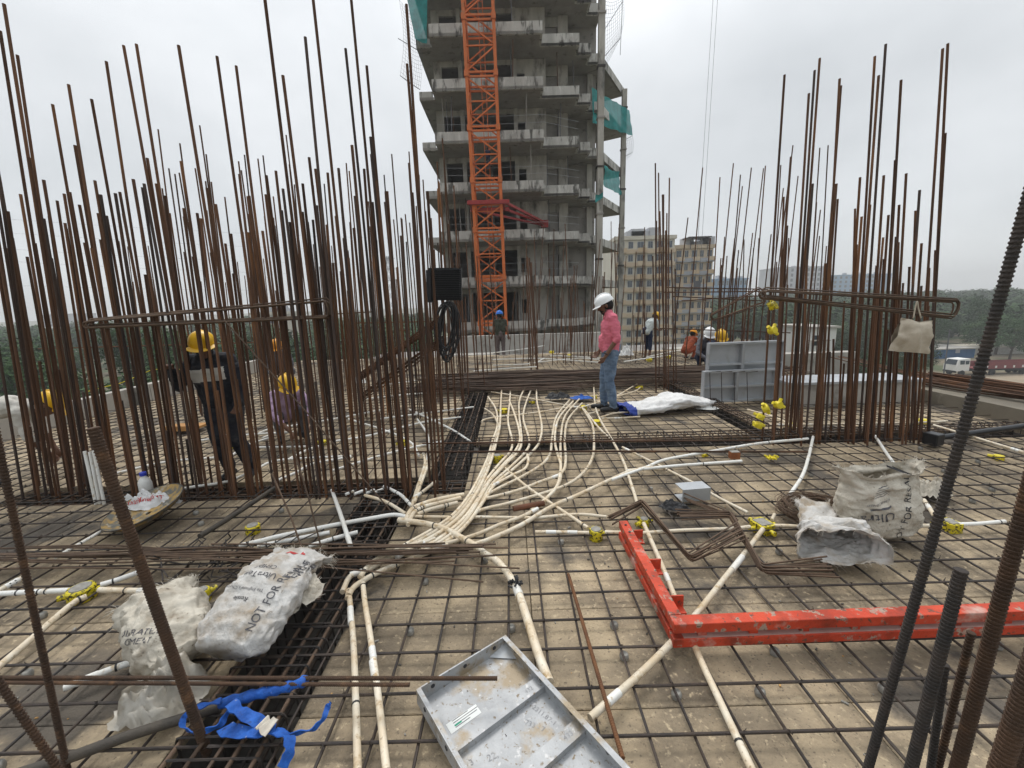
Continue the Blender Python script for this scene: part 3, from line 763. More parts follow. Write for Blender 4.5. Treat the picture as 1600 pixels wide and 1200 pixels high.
# ============================================================ FAR BUILDINGS
def block(name, label, x0, x1, Y, depth, ztop, wallm, nfl, cols_, band=None, balc=False, roofbits=True):
    t = thing(name, label, 'building', ((x0 + x1) / 2, Y, GZ))
    w = x1 - x0; h = ztop - GZ
    MB().bb((-w / 2, .3, 0), (w / 2, depth, h)).build('wall', M_[wallm], t)
    fh = h / nfl
    pane = None
    for k in range(nfl):
        z = k * fh
        if z + GZ < -14: continue
        if band: MB().bb((-w / 2 - .15, -.1, z - .15), (w / 2 + .15, .298, z + .75)).build('floor_band', M_[band], t)
        if z + GZ + fh < -8: continue
        for c in range(cols_):
            cw = w / cols_; xc = -w / 2 + (c + .5) * cw
            bw = cw * (.6 if balc and c % 2 == 0 else .42)
            f_ = MB().bb((xc - bw / 2 - .08, .2, z + 1.0), (xc + bw / 2 + .08, .296, z + fh * .86)).build('window', M_['cream' if wallm != 'cream' else 'farwall'], t)
            MB().bb((xc - bw / 2, .15, z + 1.05), (xc - .04, .198, z + fh * .84)).build('pane', M_['glass'], f_)
            MB().bb((xc + .04, .15, z + 1.05), (xc + bw / 2, .198, z + fh * .84)).build('pane', M_['glass'], f_)
            if balc and c % 2 == 0:
                MB().bb((xc - cw * .45, -1.2, z - .1), (xc + cw * .45, -.102, z + .08)).build('balcony', M_[band or wallm], t)
                MB().bb((xc - cw * .45, -1.25, z + .08), (xc + cw * .45, -1.15, z + .95)).build('balcony_rail', M_['ochre' if k % 2 else 'beige'], t)
    MB().bb((-w / 2 - .3, -.1, h), (w / 2 + .3, depth, h + .8)).build('parapet', M_[wallm], t)
    if roofbits:
        for _ in range(4):
            x = random.uniform(-w * .4, w * .35); s = random.uniform(1.2, 3)
            MB().bb((x, 2, h + .8), (x + s, 5, h + .8 + random.uniform(.8, 2.2))).build('roof_box', M_['farwall'], t)
    return t
def zat(px, py, Y): return P(px, py, Y).z
block('apartment_block', 'beige apartment block with ochre floor bands beyond the pink shirt', P(962, 450, 96).x, P(1052, 450, 96).x, 96, 14, zat(1010, 374, 96), 'cream', 10, 6, 'beige', True)
block('apartment_block', 'darker apartment block with deep balconies and a canopied roof', P(1053, 450, 99).x, P(1112, 450, 99).x, 99, 16, zat(1080, 388, 99), 'beige', 9, 5, 'farwall', True)
rc = thing('roof_canopy', 'thin dark canopy on posts over the balcony block roof', 'canopy', P(1088, 388, 100))
MB().box((0, 0, 2.3), (5.2, 4, .18)).build('canopy_sheet', M_['dark_bar'], rc)
for sx in (-2, 2):
    for sy in (-1.5, 1.5): MB().bb((sx - .08, sy - .08, -.3), (sx + .08, sy + .08, 2.21)).build('post', M_['dark_bar'], rc)
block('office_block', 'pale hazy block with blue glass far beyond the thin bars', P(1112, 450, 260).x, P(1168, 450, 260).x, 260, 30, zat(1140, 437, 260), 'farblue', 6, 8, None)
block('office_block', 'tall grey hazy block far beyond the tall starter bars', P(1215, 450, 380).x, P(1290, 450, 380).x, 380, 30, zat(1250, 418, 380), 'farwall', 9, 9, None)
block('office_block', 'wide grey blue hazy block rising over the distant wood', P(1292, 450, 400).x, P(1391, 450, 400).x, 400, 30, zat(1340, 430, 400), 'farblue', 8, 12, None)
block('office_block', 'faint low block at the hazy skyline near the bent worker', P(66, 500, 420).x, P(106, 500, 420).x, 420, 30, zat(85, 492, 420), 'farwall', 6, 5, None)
block('house', 'white flat roofed house glimpsed behind the dense wall bars', P(392, 500, 120).x, P(446, 500, 120).x, 120, 12, zat(420, 492, 120), 'cream', 4, 4, 'farwall', True)
block('house', 'long low white building beyond the wood near the wall corner', P(0, 500, 200).x, P(60, 500, 200).x, 200, 12, zat(30, 516, 200), 'whitepaint', 3, 6, None, False, False)
# lattice pylon and power lines
py0 = P(611, 470, 230)
py = thing('pylon', 'thin lattice power pylon faint in the haze behind the bars', 'pylon', (py0.x, 230, GZ))
ph = zat(611, 400, 230) - GZ
for sx in (-1, 1):
    for sy in (-1, 1): MB().tube([V(sx * 3, sy * 3, 0), V(sx * .5, sy * .5, ph)], .16, 4).build('leg', M_['wire'], py)
for k in range(9):
    t = k / 9; t2 = (k + 1) / 9; a, b_ = lerp(3, .5, t), lerp(3, .5, t2)
    for sy in (-1, 1):
        MB().tube([V(-a, sy * a, ph * t), V(b_, sy * b_, ph * t2)], .1, 3).build('brace', M_['wire'], py)
        MB().tube([V(a, sy * a, ph * t), V(-b_, sy * b_, ph * t2)], .1, 3).build('brace', M_['wire'], py)
for f_ in (.7, .84, .97): MB().tube([V(-4, 0, ph * f_), V(4, 0, ph * f_)], .15, 4).build('cross_arm', M_['wire'], py)
for i, (ya, yb) in enumerate(((330, 372), (352, 392), (378, 414), (398, 430), (440, 452))):
    a, b_ = P(-150, ya, 150), P(611, yb, 230)
    pts = [a.lerp(b_, t / 12) + V(0, 0, -6 * (t / 12) * (1 - t / 12)) for t in range(13)]
    tag(MB().tube(pts, .035, 3).build('power_line', M_['wire']), 'thin overhead power line sagging across the grey sky toward the pylon', 'power line', 'power lines toward the pylon')
# white cabin, blue shed, truck on the ground below
def gpt(px, py, Y): return P(px, py, Y)
cb_ = thing('site_cabin', 'white flat roofed cabin seen between the tall starter bars', 'cabin', (P(1288, 520, 24).x, 24, 0))
zb, zt_ = zat(1288, 560, 24), zat(1288, 513, 24)
wc = (P(1308, 520, 24).x - P(1270, 520, 24).x)
MB().bb((-wc / 2, 0, zb - 1), (wc / 2, 3, zt_)).build('wall', M_['whitepaint'], cb_)
MB().bb((-wc / 2 - .12, -.15, zt_), (wc / 2 + .12, 3.1, zt_ + .12)).build('roof', M_['conc_light'], cb_)
MB().bb((-wc / 2 + .05, -.03, zt_ - 1), (-wc / 2 + .45, -.004, zt_ - .4)).build('window', M_['glass'], cb_)
MB().bb((-wc / 2 - .2, -.3, zat(1288, 532, 24)), (wc / 2 - .5, -.005, zat(1288, 532, 24) + .06)).build('ledge', M_['conc_light'], cb_)
sh = thing('storage_shed', 'blue sheet metal shed with pale roof below the distant wood', 'shed', (P(1487, 560, 92).x, 92, GZ))
w_ = P(1522, 560, 92).x - P(1453, 560, 92).x; zt_ = zat(1487, 546, 92) - GZ
MB().bb((-w_ / 2, 0, 0), (w_ / 2, 8, zt_)).build('wall', M_['blueshed'], sh)
MB().box((0, 4, zt_ + .15), (w_ + .6, 8.6, .25)).build('roof', M_['conc_light'], sh)
for k in range(9): MB().bb((-w_ / 2 + .3 + k * w_ / 9, -.06, 0), (-w_ / 2 + .45 + k * w_ / 9, -.003, zt_ - .1)).build('sheet_rib', M_['blueshed'], sh)
MB().bb((w_ * .05, -.1, 1.2), (w_ * .05 + 1, -.07, 2.4)).build('window', M_['farwall'], sh)
s2 = thing('storage_shed', 'pale low shed with curved end behind the parked truck', 'shed', (P(1560, 560, 96).x, 96, GZ))
w2_ = P(1600, 560, 96).x - P(1525, 560, 96).x
MB().bb((-w2_ / 2, 0, 0), (w2_ / 2, 6, zt_ * .8)).build('wall', M_['conc_light'], s2)
MB().prism([(-w2_ / 2, -.2), (w2_ / 2, -.2), (w2_ / 2 + .3, 3), (w2_ / 2, 6.3), (-w2_ / 2, 6.3)], zt_ * .8, zt_ * .9).build('roof', M_['cream'], s2)
tY = 72.0
tp = P(1492, 590, tY)
tk = thing('flatbed_truck', 'white cab truck with long maroon load bed parked below the wood', 'truck', (tp.x, tY, GZ))
zb_ = tp.z - GZ
tk.location.z = max(GZ, tp.z - .1)
MB().prism([(0, 0), (2.3, 0), (2.3, 2.3), (0, 2.3)], .9, 1.9).build('cab_base', M_['whitepaint'], tk)
cm = MB(); cm.v = [V(0, 0, 1.9), V(2.3, 0, 1.9), V(2.3, 2.3, 1.9), V(0, 2.3, 1.9), V(.35, .1, 3.0), V(2.3, .1, 3.1), V(2.3, 2.2, 3.1), V(.35, 2.2, 3.0)]
for q in ((3, 2, 1, 0), (4, 5, 6, 7), (0, 1, 5, 4), (1, 2, 6, 5), (2, 3, 7, 6), (3, 0, 4, 7)): cm.face(q)
cab = cm.build('cab', M_['whitepaint'], tk)
MB().bb((.55, -.02, 2.1), (1.3, .09, 2.8)).build('side_window', M_['glass'], cab)
wm = MB(); wm.v = [V(-.02, .2, 2.0), V(-.02, 2.1, 2.0), V(.3, 2.0, 2.9), V(.3, .3, 2.9)]; wm.face((0, 1, 2, 3)); wm.build('windscreen', M_['glass'], cab)
MB().bb((1.5, -.02, 2.1), (2.1, .09, 2.75)).build('side_window', M_['glass'], cab)
MB().bb((-.08, .1, .6), (.2, 2.2, .95)).build('bumper', M_['tyre'], tk)
MB().bb((2.3, .3, .8), (15, 2.0, 1.1)).build('chassis', M_['tyre'], tk)
MB().bb((3.2, 0, 1.15), (15, 2.4, 1.35)).build('bed_floor', M_['maroon'], tk)
for y in (0, 2.34): MB().bb((3.2, y, 1.35), (15, y + .06, 2.35)).build('bed_side', M_['maroon'], tk)
for k in range(7): MB().bb((3.7 + k * 1.6, -.05, 1.3), (4.0 + k * 1.6, -.003, 1.7)).build('white_mark', M_['whitepaint'], tk)
for x in (1.1, 6.6, 12, 13.2):
    for y in (.1, 2.1):
        wl = MB().lathe([(.2, -.15), (.5, -.15), (.52, -.1), (.52, .1), (.5, .15), (.2, .15)], 18, Matrix.Rotation(R(90), 3, 'X'), (x, y, .52)).build('wheel', M_['tyre'], tk, 40)
        MB().lathe([(.1, -.16), (.26, -.17), (.26, -.1)], 12, Matrix.Rotation(R(90), 3, 'X'), (x, y, .52)).build('rim', M_['farwall'], wl, 40)
up_ = tag(MB().tube([V(P(1480, 560, 60).x, 60, GZ), P(1484, 515, 60)], .09, 6).build('utility_pole', M_['wire']), 'slim dark utility pole standing before the blue shed', 'pole')
dirt_road = MB(); dirt_road.v = [V(45, 62, GZ + .02), V(140, 64, GZ + .02), V(140, 74, GZ + .02), V(45, 71, GZ + .02)]; dirt_road.face((0, 1, 2, 3))
tag(dirt_road.build('dirt_road', mat('pale_dust', (.34, .27, .19), (.26, .21, .15), .2, .95)), kind='structure')

# ============================================================ TREES
def tree_meshes(seed, h, rw, nclump, nleaf, ls, mt):
    rnd = random.Random(seed); cr_ = MB(); tr = MB()
    th = h * .45
    tr.tube([V(0, 0, 0), V(rnd.uniform(-.2, .2), rnd.uniform(-.2, .2), th * .5), V(rnd.uniform(-.3, .3), rnd.uniform(-.3, .3), th)], [h * .03, h * .024, h * .017], 7)
    for c in range(nclump):
        a = rnd.uniform(0, 6.28); q = math.sqrt(rnd.random()); zc = rnd.uniform(.34, .95)
        rr = rw * q * math.sqrt(max(.05, 1 - ((zc - .6) / .42) ** 2))
        cc = V(rr * math.cos(a), rr * math.sin(a), h * zc)
        if c % 2 == 0: tr.tube([V(0, 0, th * rnd.uniform(.6, 1)), (V(0, 0, th) + cc) / 2 + V(0, 0, -.2), cc], [h * .012, h * .008, h * .003], 5)
        cs = rw * rnd.uniform(.26, .42)
        for _ in range(nleaf):
            d = V(rnd.gauss(0, 1), rnd.gauss(0, 1), rnd.gauss(0, .8)); d.normalize()
            p = cc + d * cs * rnd.uniform(.55, 1.05)
            n_ = (d + V(rnd.uniform(-.7, .7), rnd.uniform(-.7, .7), rnd.uniform(-.2, .9))).normalized()
            x = n_.orthogonal().normalized(); y = n_.cross(x); s = ls * rnd.uniform(.6, 1.3); an = rnd.uniform(0, 3); x, y = x * math.cos(an) + y * math.sin(an), y * math.cos(an) - x * math.sin(an)
            n0 = len(cr_.v); cr_.v += [p - x * s, p + y * s * .55, p + x * s, p - y * s * .55]; cr_.face((n0, n0 + 1, n0 + 2, n0 + 3))
    return tr.mesh('trunk', M_['bark'], 60), cr_.mesh('crown', M_[mt])
tms = [tree_meshes(11, 11, 4.6, 44, 190, .17, 'leaf'), tree_meshes(12, 12, 4.2, 40, 190, .17, 'leaf2'), tree_meshes(13, 10, 5.0, 46, 190, .18, 'leaf'), tree_meshes(14, 9, 3.6, 34, 190, .15, 'leaf2')]
def tree(x, y, hz, label, group, i):
    t = thing('tree', label, 'tree', (x, y, GZ), group, (0, 0, random.uniform(0, 6)))
    s = hz / 11.0; t.scale = (s * random.uniform(.95, 1.25),) * 2 + (s,)
    link('trunk', tms[i % 4][0], t); link('crown', tms[i % 4][1], t)
i = 0
for x, y, h_ in ((-22, 14, 9.6), (-27, 19, 10.2), (-20, 22, 9.4), (-31, 24, 11), (-25, 28, 10.6), (-18, 29, 10.2), (-34, 15, 9.8), (-36, 31, 11.4), (-28, 36, 11.2), (-21, 38, 10.8), (-15, 40, 10.8), (-42, 22, 10.8), (-44, 36, 11.8), (-34, 44, 12), (-19, 48, 11.6), (-26, 54, 12.2), (-12, 52, 11.6), (-45, 50, 12.6), (-36, 58, 12.8), (-9, 60, 11.6), (-52, 28, 12), (-56, 44, 12.6), (-17, 18, 8.8), (-40, 14, 10.4)):
    tree(x, y, h_, 'bushy green tree in the near wood below the low wall', 'trees below the low wall', i); i += 1
for px, Y, h_ in ((1330, 80, 7), (1360, 88, 8), (1395, 84, 8.5), (1425, 92, 9), (1448, 100, 10), (1535, 104, 11.5), (1565, 96, 10), (1590, 88, 9.5), (1620, 92, 10), (1275, 86, 8), (1300, 95, 9), (1240, 84, 8), (1350, 60, 6.5), (1385, 56, 6), (1420, 62, 6), (1320, 66, 7), (1290, 58, 6), (1440, 70, 6.5)):
    tree(P(px, 500, Y).x, Y, h_, 'green tree at the edge of the wood behind the sheds', 'trees along the wood edge', i); i += 1
def wood(name, label, pts, mt, seed, nleaf=620, ls=.75):
    rng = np.random.default_rng(seed); vs = []
    for (x, y, zt, rw) in pts:
        ncl = 9
        cc = np.stack([rng.normal(0, rw * .42, ncl), rng.normal(0, rw * .42, ncl), rng.uniform(-5.2, -1.2, ncl)], 1)
        k = rng.integers(0, ncl, nleaf)
        d = rng.normal(size=(nleaf, 3)); d /= np.linalg.norm(d, axis=1)[:, None]
        cs = rw * rng.uniform(.3, .48, ncl)[k][:, None]
        p = cc[k] + d * cs * rng.uniform(.6, 1.05, (nleaf, 1)) + np.array([x, y, zt])
        nn = d + rng.normal(0, .45, (nleaf, 3)) + np.array([0, 0, .4]); nn /= np.linalg.norm(nn, axis=1)[:, None]
        a = np.cross(nn, rng.normal(size=(nleaf, 3))); a /= np.linalg.norm(a, axis=1)[:, None]
        b_ = np.cross(nn, a); s = ls * rng.uniform(.6, 1.3, (nleaf, 1))
        vs.append(np.stack([p - a * s, p + b_ * s * .6, p + a * s, p - b_ * s * .6], 1).reshape(-1, 3))
    v = np.concatenate(vs); nq = len(v) // 4
    me = bpy.data.meshes.new(name); me.vertices.add(len(v)); me.vertices.foreach_set('co', v.ravel())
    me.loops.add(nq * 4); me.loops.foreach_set('vertex_index', np.arange(nq * 4)); me.polygons.add(nq)
    me.polygons.foreach_set('loop_start', np.arange(nq) * 4); me.polygons.foreach_set('loop_total', np.full(nq, 4))
    me.materials.append(M_[mt]); me.update(); me.validate()
    return tag(link(name, me), label, 'woodland', None, 'stuff')
rw_ = random.Random(5); pl = []
for _ in range(170):
    Y = rw_.uniform(60, 230) ; a = rw_.uniform(-1.15, -.2); X = Y * math.tan(a) * 1.05
    pl.append((X, Y, lerp(-3.4, -1.6, min(1, (Y - 60) / 120)) + rw_.uniform(-1.2, .8), rw_.uniform(4.5, 6.5)))
wood('woodland', 'hazy green woodland spreading beyond the low wall', pl, 'leaf2', 3, 1300, .48)
pr = []
for _ in range(300):
    Y = rw_.uniform(104, 300); a = rw_.uniform(.4, 1.02); X = Y * math.tan(a)
    pr.append((X, Y, lerp(-3.4, 1.2, min(1, (Y - 104) / 130)) + rw_.uniform(-1.6, 1.3), rw_.uniform(5, 8)))
wood('woodland', 'hazy green wood rising behind the sheds and truck', pr, 'leaf', 4, 1100, .65)
# haze
# ============================================================ LOWER SLAB, PARAPETS
b = MB(); b.bb((-6, DY1 + .02, -.8), (8.5, 19.5, -.45)); tag(b.build('lower_slab', M_['conc_dark']), kind='structure')
def wall_thing(name, label, a, b_, mt='conc_light', cat='wall', cap=None):
    t = thing(name, label, cat, (a[0], a[1], a[2]))
    o = Vector(a); d = Vector(b_) - o
    MB().bb((0, 0, 0), d).build('wall_body', M_[mt], t)
    if cap: MB().bb((-.02, -.02, d.z + .003), (d.x + .02, d.y + .02, d.z + .04)).build('coping', M_[cap], t)
    return t
lw = thing('low_wall', 'long pale concrete upstand along the deck edge above the wood', 'wall', (DX0, 5.2, 0))
for k in range(6): MB().bb((-.16, k * 1.3 + .01, -.4), (0, k * 1.3 + 1.29, .33 + random.uniform(-.01, .01))).build('wall_panel', M_['conc'], lw)
wall_thing('low_wall', 'grey aluminium lined upstand behind the tall starter bars', (4.15, 5.95, 0), (6.1, 6.5, .34), 'conc_light', cap='alu_clean')
wall_thing('low_wall', 'small pale upstand end beside the stacked formwork panels', (3.75, 6.55, 0), (4.3, 6.9, .5), 'alu_clean')
wall_thing('low_wall', 'distant concrete parapet beneath the white cabin', (5.9, 9.6, -.6), (8.2, 9.9, .3), 'conc_light')
wall_thing('edge_wall', 'broad concrete edge wall carrying the heap of long bars', (6.22, 3.0, -.5), (8.0, 6.5, .2), 'wall_olive')
wall_thing('low_wall', 'far concrete edge below the crane foot', (-3.2, 17.6, -.45), (4.8, 17.9, .35), 'conc_light')
wall_thing('concrete_platform', 'low concrete platform at the foot of the orange crane', (-3.4, 22.5, -2.2), (1.4, 24.5, -.55), 'conc_light')

M_['heap'] = mat('weathered_bar', (.15, .105, .078), (.085, .06, .047), 2.5, .8, objrand=.45)
# ============================================================ LONG BARS IN HEAPS
def heap(name, label, n, p0, p1, w, h, r, mt, bend=.02, group=None, zig=.12):
    t = thing(name, label, 'rebar heap', p0)
    d = p1 - p0; L_ = d.length; e = d.normalized(); s = e.cross(V(0, 0, 1)).normalized()
    for i in range(n):
        o = s * random.uniform(-w / 2, w / 2); z = random.uniform(0, h) * (1 - abs(o.length) / w * .9)
        st = random.uniform(-.05, .06) * L_; en = L_ + random.uniform(-.06, .05) * L_
        j = [V(0, 0, random.uniform(-bend, bend)) + s * random.uniform(-zig, zig) * .3 for _ in range(5)]
        pts = [e * lerp(st, en, q / 4) + o + V(0, 0, z + r) + j[q] for q in range(5)]
        for p in pts: p.z = max(p.z, r)
        MB().tube(spline(pts, 3), r * random.uniform(.85, 1.1), 6).build('bar', mt, t, smooth=60)
    return t
heap('bar_heap', 'wide heap of long brown bars laid across the deck behind the pink shirt', 62, G(672, 604, .07), G(1235, 590, .07) + V(0, .3, 0), 1.25, .24, .011, M_['heap'], .05, zig=.5)
heap('bar_heap', 'second heap of long brown bars below the floodlight cable', 20, G(640, 612, .07), G(905, 607, .07), .4, .12, .011, M_['heap'], .03, zig=.3)
heap('bar_heap', 'heap of long rusty bars on the broad edge wall', 40, V(7.35, 3.3, .21), V(6.75, 6.6, .23), .9, .13, .012, M_['rust'], .02)
heap('bar_heap', 'thin tangle of dark bars sloping off the edge wall', 10, V(6.75, 6.3, .22), V(7.6, 9.4, -.1), .5, .08, .009, M_['rust_far'], .05)
heap('rod_bundle', 'bundle of thin brown rods lying across the conduits and sacks', 13, G(-40, 872, .1), G(735, 868, .12), .2, .03, .0065, M_['brown_rod'], .012, zig=.16)
for k, (x0, y0, x1, y1, r_, lab) in enumerate(((330, 850, 795, 856, .0055, 'thin rod lying furthest back across the cream conduits'), (300, 872, 755, 909, .005, 'thin rod slanting down from the rod bundle'), (380, 870, 812, 888, .005, 'thin grey rod with its end beside the thick bent conduit'))):
    a, b_ = G(x0, y0, .13), G(x1, y1, .12)
    tag(MB().tube(spline([a, a.lerp(b_, .5) + V(0, 0, .01), b_], 4), r_, 6).build('thin_rod', M_['brown_rod'], None, 60), lab, 'rod')
for (x0, y0, x1, y1, z, r_, lab) in ((-30, 1059, 777, 1060, .2, .0075, 'rusty rod end reaching over the aluminium tray'), (-30, 1066, 640, 1070, .19, .007, 'grey brown rod lying beside the rod over the tray')):
    a, b_ = G(x0, y0, z), G(x1, y1, z)
    tag(ribbed([a, b_], r_, .0009, .008, 8).build('loose_rebar', M_['rust_near'], None, 50), lab, 'rebar')
a, b_ = G(888, 897, .07), G(973, 1185, .08)
tag(ribbed([a, b_], .0085, .001, .009, 8).build('loose_rebar', mat('orange_rust', (.19, .085, .035), (.12, .055, .028), 14, .85, bump=.4, bscale=200), None, 50), 'orange rusty rod lying alone between the tray and the red frame', 'rebar')
# slanted bundles of bars leaning behind the wall cage
for dz, lab in ((0, 'upper slanted bundle of brown bars beneath the floodlight'), (34, 'lower slanted bundle of brown bars beneath the floodlight')):
    t = thing('slanted_bars', lab, 'rebar', (0, 0, 0))
    for i in range(5):
        a, b_ = P(560 + i, 585 + dz + i * 2.2, 6.0 + i * .02), P(694, 490 + dz + i * 3, 5.9 + i * .02)
        MB().tube([a, a.lerp(b_, .5) + V(0, 0, random.uniform(-.02, .02)), b_], .011, 6).build('bar', M_['rust'], t, smooth=60)
# long closed links tied up on the bars
def links(label, a, b_, hgt, n, mt, spread=.02):
    t = thing('link_bundle', label, 'rebar links', a)
    d = b_ - a; e = d.normalized(); u = V(0, 0, 1); u = (u - e * u.dot(e)).normalized(); s = e.cross(u)
    L_ = d.length
    for i in range(n):
        o = s * (i * .014 - n * .007) + u * random.uniform(-spread, spread); pts = []
        h0, h1 = hgt * random.uniform(.35, .5), hgt * random.uniform(.85, 1.1)
        st, en = random.uniform(-.04, .04), L_ + random.uniform(-.04, .04)
        r_ = .03
        for (c, sg, hh) in ((st, -1, h0), (en, 1, h1)):
            for k in range(5):
                an = lerp(-90, 90, k / 4) * sg
                pts.append(e * (c + sg * r_ * math.cos(R(an))) + u * (math.sin(R(an)) * hh / 2) + o)
        MB().tube(pts, .0075, 6, closed=True).build('link', mt, t, smooth=60)
    return t
links('long closed links tied across the tall wall bars above the yellow helmets', P(140, 506, 3.42), P(512, 482, 3.42), .13, 5, M_['brown_rod'])
links('long closed links tied across the bars over the hanging cloth bag', P(1195, 458, 4.15), P(1494, 482, 4.0), .16, 4, M_['brown_rod'])
links('sheaf of links slanting back behind the stacked formwork panels', P(1115, 495, 7.0), P(1188, 462, 6.8), .25, 5, M_['rust_far'])
gr = thing('guard_rail', 'thin horizontal bars tied across the far column bars', 'guard rail', (0, 0, 0))
for (x0, y0, x1, y1) in ((1040, 449, 1200, 452), (1035, 457, 1215, 455), (1050, 463, 1190, 470), (1030, 513, 1235, 520), (1065, 470, 1190, 462)):
    MB().tube([P(x0, y0, 8.6), P(x1, y1, 8.2)], .011, 5).build('rail', M_['rust_far'], gr)
gl = thing('guard_rail', 'dark horizontal bars tied behind the dense wall bars', 'guard rail', (0, 0, 0))
for (x0, y0, x1, y1) in ((515, 491, 585, 487), (540, 505, 690, 502), (60, 545, 400, 535), (620, 516, 640, 516)):
    MB().tube([P(x0, y0, 7.5), P(x1, y1, 7.5)], .012, 5).build('rail', M_['rust_far'], gl)

# ============================================================ CONDUITS
def conduit(pts, r, label, group=None, z=.066, mt='pvc', n=9, smooth=5, name='conduit', zz=None):
    w = [G(x, y, (zz[i] if zz else z)) for i, (x, y) in enumerate(pts)]
    q = spline(w, smooth)
    o = MB().tube(q, r, n).build(name, M_[mt], None, 60)
    if len(q) > 4 and n > 7:
        for _ in range(random.choice((1, 2, 2, 3))):          # wire ties and joining sleeves
            i = random.randrange(1, len(q) - 1); d = (q[i + 1] - q[i - 1]).normalized()
            if random.random() < .75: MB().tube([q[i] - d * .004, q[i] + d * .004], r * 1.13, 8).build('wire_tie', M_['black_rubber'], o, 60)
            else: MB().tube([q[i] - d * .035, q[i] + d * .035], r * 1.12, 9).build('joining_sleeve', M_['pvc_white'], o, 60)
    return tag(o, label, 'conduit', group)
Z3 = lambda *p: zoomed(640, 600, 4, p)
BG = 'conduits in the big bundle'
BL = 'cream plastic conduit in the bundle sweeping from the far heap into the trough'
bund = [Z3((490, 80), (540, 160), (548, 260), (520, 350), (492, 450), (445, 560), (375, 690), (280, 810), (150, 905), (0, 990), (-120, 1060)),
        Z3((470, 155), (520, 192), (555, 262), (535, 350), (505, 450), (462, 560), (395, 690), (300, 815), (170, 915), (20, 1000), (-100, 1072)),
        Z3((578, 0), (570, 120), (565, 250), (545, 350), (518, 450), (478, 560), (412, 690), (320, 820), (190, 925), (40, 1010), (-80, 1085)),
        Z3((632, 0), (626, 110), (615, 230), (640, 350), (630, 420), (560, 500), (480, 600), (400, 730), (310, 850), (180, 950), (20, 1030)),
        Z3((622, 100), (660, 200), (690, 330), (660, 420), (580, 510), (495, 610), (415, 740), (330, 850), (210, 950), (70, 1035)),
        Z3((735, 0), (690, 90), (685, 190), (700, 340), (680, 420), (600, 500), (500, 610), (430, 730), (345, 860), (225, 965), (80, 1050)),
        Z3((775, 0), (730, 110), (710, 210), (745, 340), (735, 410), (640, 510), (520, 620), (445, 735), (365, 860), (250, 965), (110, 1050)),
        Z3((795, 0), (795, 100), (825, 250), (815, 350), (770, 420), (650, 530), (540, 620), (470, 720), (380, 850), (280, 950), (180, 1010))]
for i, p in enumerate(bund): conduit(p, .0145, BL, BG, z=.06 + .011 * (i % 3))
BG2 = 'conduits arching from the blue sheet'; BL2 = 'cream conduit arching down from the blue sheet into the bundle'
for i, p in enumerate([Z3((1000, 100), (920, 200), (890, 340), (880, 430), (830, 500), (700, 580), (540, 660), (430, 730), (340, 850)),
          Z3((1022, 108), (932, 215), (908, 340), (925, 440), (945, 510), (925, 630), (850, 720), (760, 790)),
          Z3((1060, 95), (972, 200), (945, 340), (945, 480), (940, 600), (880, 690), (790, 780), (640, 860)),
          Z3((1078, 120), (992, 220), (970, 340), (976, 470), (950, 555), (820, 610), (660, 670), (480, 715)),
          Z3((1080, 150), (1140, 250), (1152, 350), (1145, 450), (1090, 550), (960, 640), (640, 740), (440, 790), (300, 870))]):
    conduit(p, .0145, BL2, BG2, z=.062 + .006 * (i % 2))
conduit(Z3((735, 440), (742, 480), (720, 530), (640, 570), (510, 640)), .0135, 'short hooked conduit curling back into the big bundle', z=.075)
conduit(Z3((340, 690), (200, 715), (90, 745), (10, 785), (-30, 860)), .017, 'uppermost conduit bending down into the trough beside the wall bars', z=.085)
conduit(Z3((320, 712), (200, 740), (100, 765), (30, 800), (-10, 880)), .017, 'second conduit bending down into the trough beside the wall bars', z=.075)
conduit(Z3((300, 742), (200, 765), (110, 790), (50, 815)), .016, 'third conduit bending down into the trough beside the wall bars', z=.07)
conduit(Z3((-70, 850), (0, 858), (110, 875), (220, 905), (330, 965), (400, 1005), (470, 1060), (565, 1125)) + [(805, 915), (824, 968), (840, 1019), (858, 1066)], .0215, 'thick mottled conduit bending out of the bundle toward the aluminium tray', z=.085, n=12)
conduit(Z3((395, 1005), (500, 970), (700, 880), (880, 770), (1060, 690), (1340, 560), (1440, 530), (1520, 522)), .0165, 'long stout conduit rising diagonally from the thick bent one', z=.078)
conduit(Z3((220, 1000), (420, 940), (560, 880), (700, 830), (800, 780)), .0145, 'conduit just above the long stout diagonal one', z=.07)
conduit(Z3((590, 520), (730, 640), (860, 730), (980, 810), (1115, 900)), .0135, 'straight thin conduit slanting into the capped yellow box', z=.064)
conduit(Z3((785, 925), (950, 926), (1120, 930)), .0125, 'short level conduit ending at the capped yellow box', z=.06)
conduit(Z3((1220, 926), (1330, 928), (1440, 932)) + [(1060, 829), (1140, 826), (1172, 823)], .0125, 'level conduit joining the capped box to the square taped box', z=.06)
conduit(Z3((-20, 828), (240, 832), (440, 832), (700, 836), (800, 835), (1050, 815), (1230, 830)), .0125, 'level conduit crossing beneath the bundle toward the bent bars', z=.058)
conduit(Z3((510, 50), (700, 80), (960, 130), (1060, 145)), .0125, 'thin conduit crossing the far end of the bundle', z=.07)
conduit(Z3((450, 237), (470, 222), (560, 205), (780, 180), (960, 150), (1060, 142)), .0135, 'second thin conduit crossing the far end of the bundle', z=.07)
conduit(Z3((1150, 0), (1160, 130), (1190, 220), (1260, 340), (1330, 470), (1380, 610), (1432, 775)), .0135, 'long conduit running from the pink shirted man to the bent bars', z=.068)
conduit(Z3((1092, 158), (1180, 270), (1270, 355)), .0125, 'short conduit between two yellow boxes near the cross cage', z=.066)
conduit([(945, 625), (990, 612), (1000, 606)], .0125, 'short conduit ending at the yellow box behind the black shoes', z=.06)
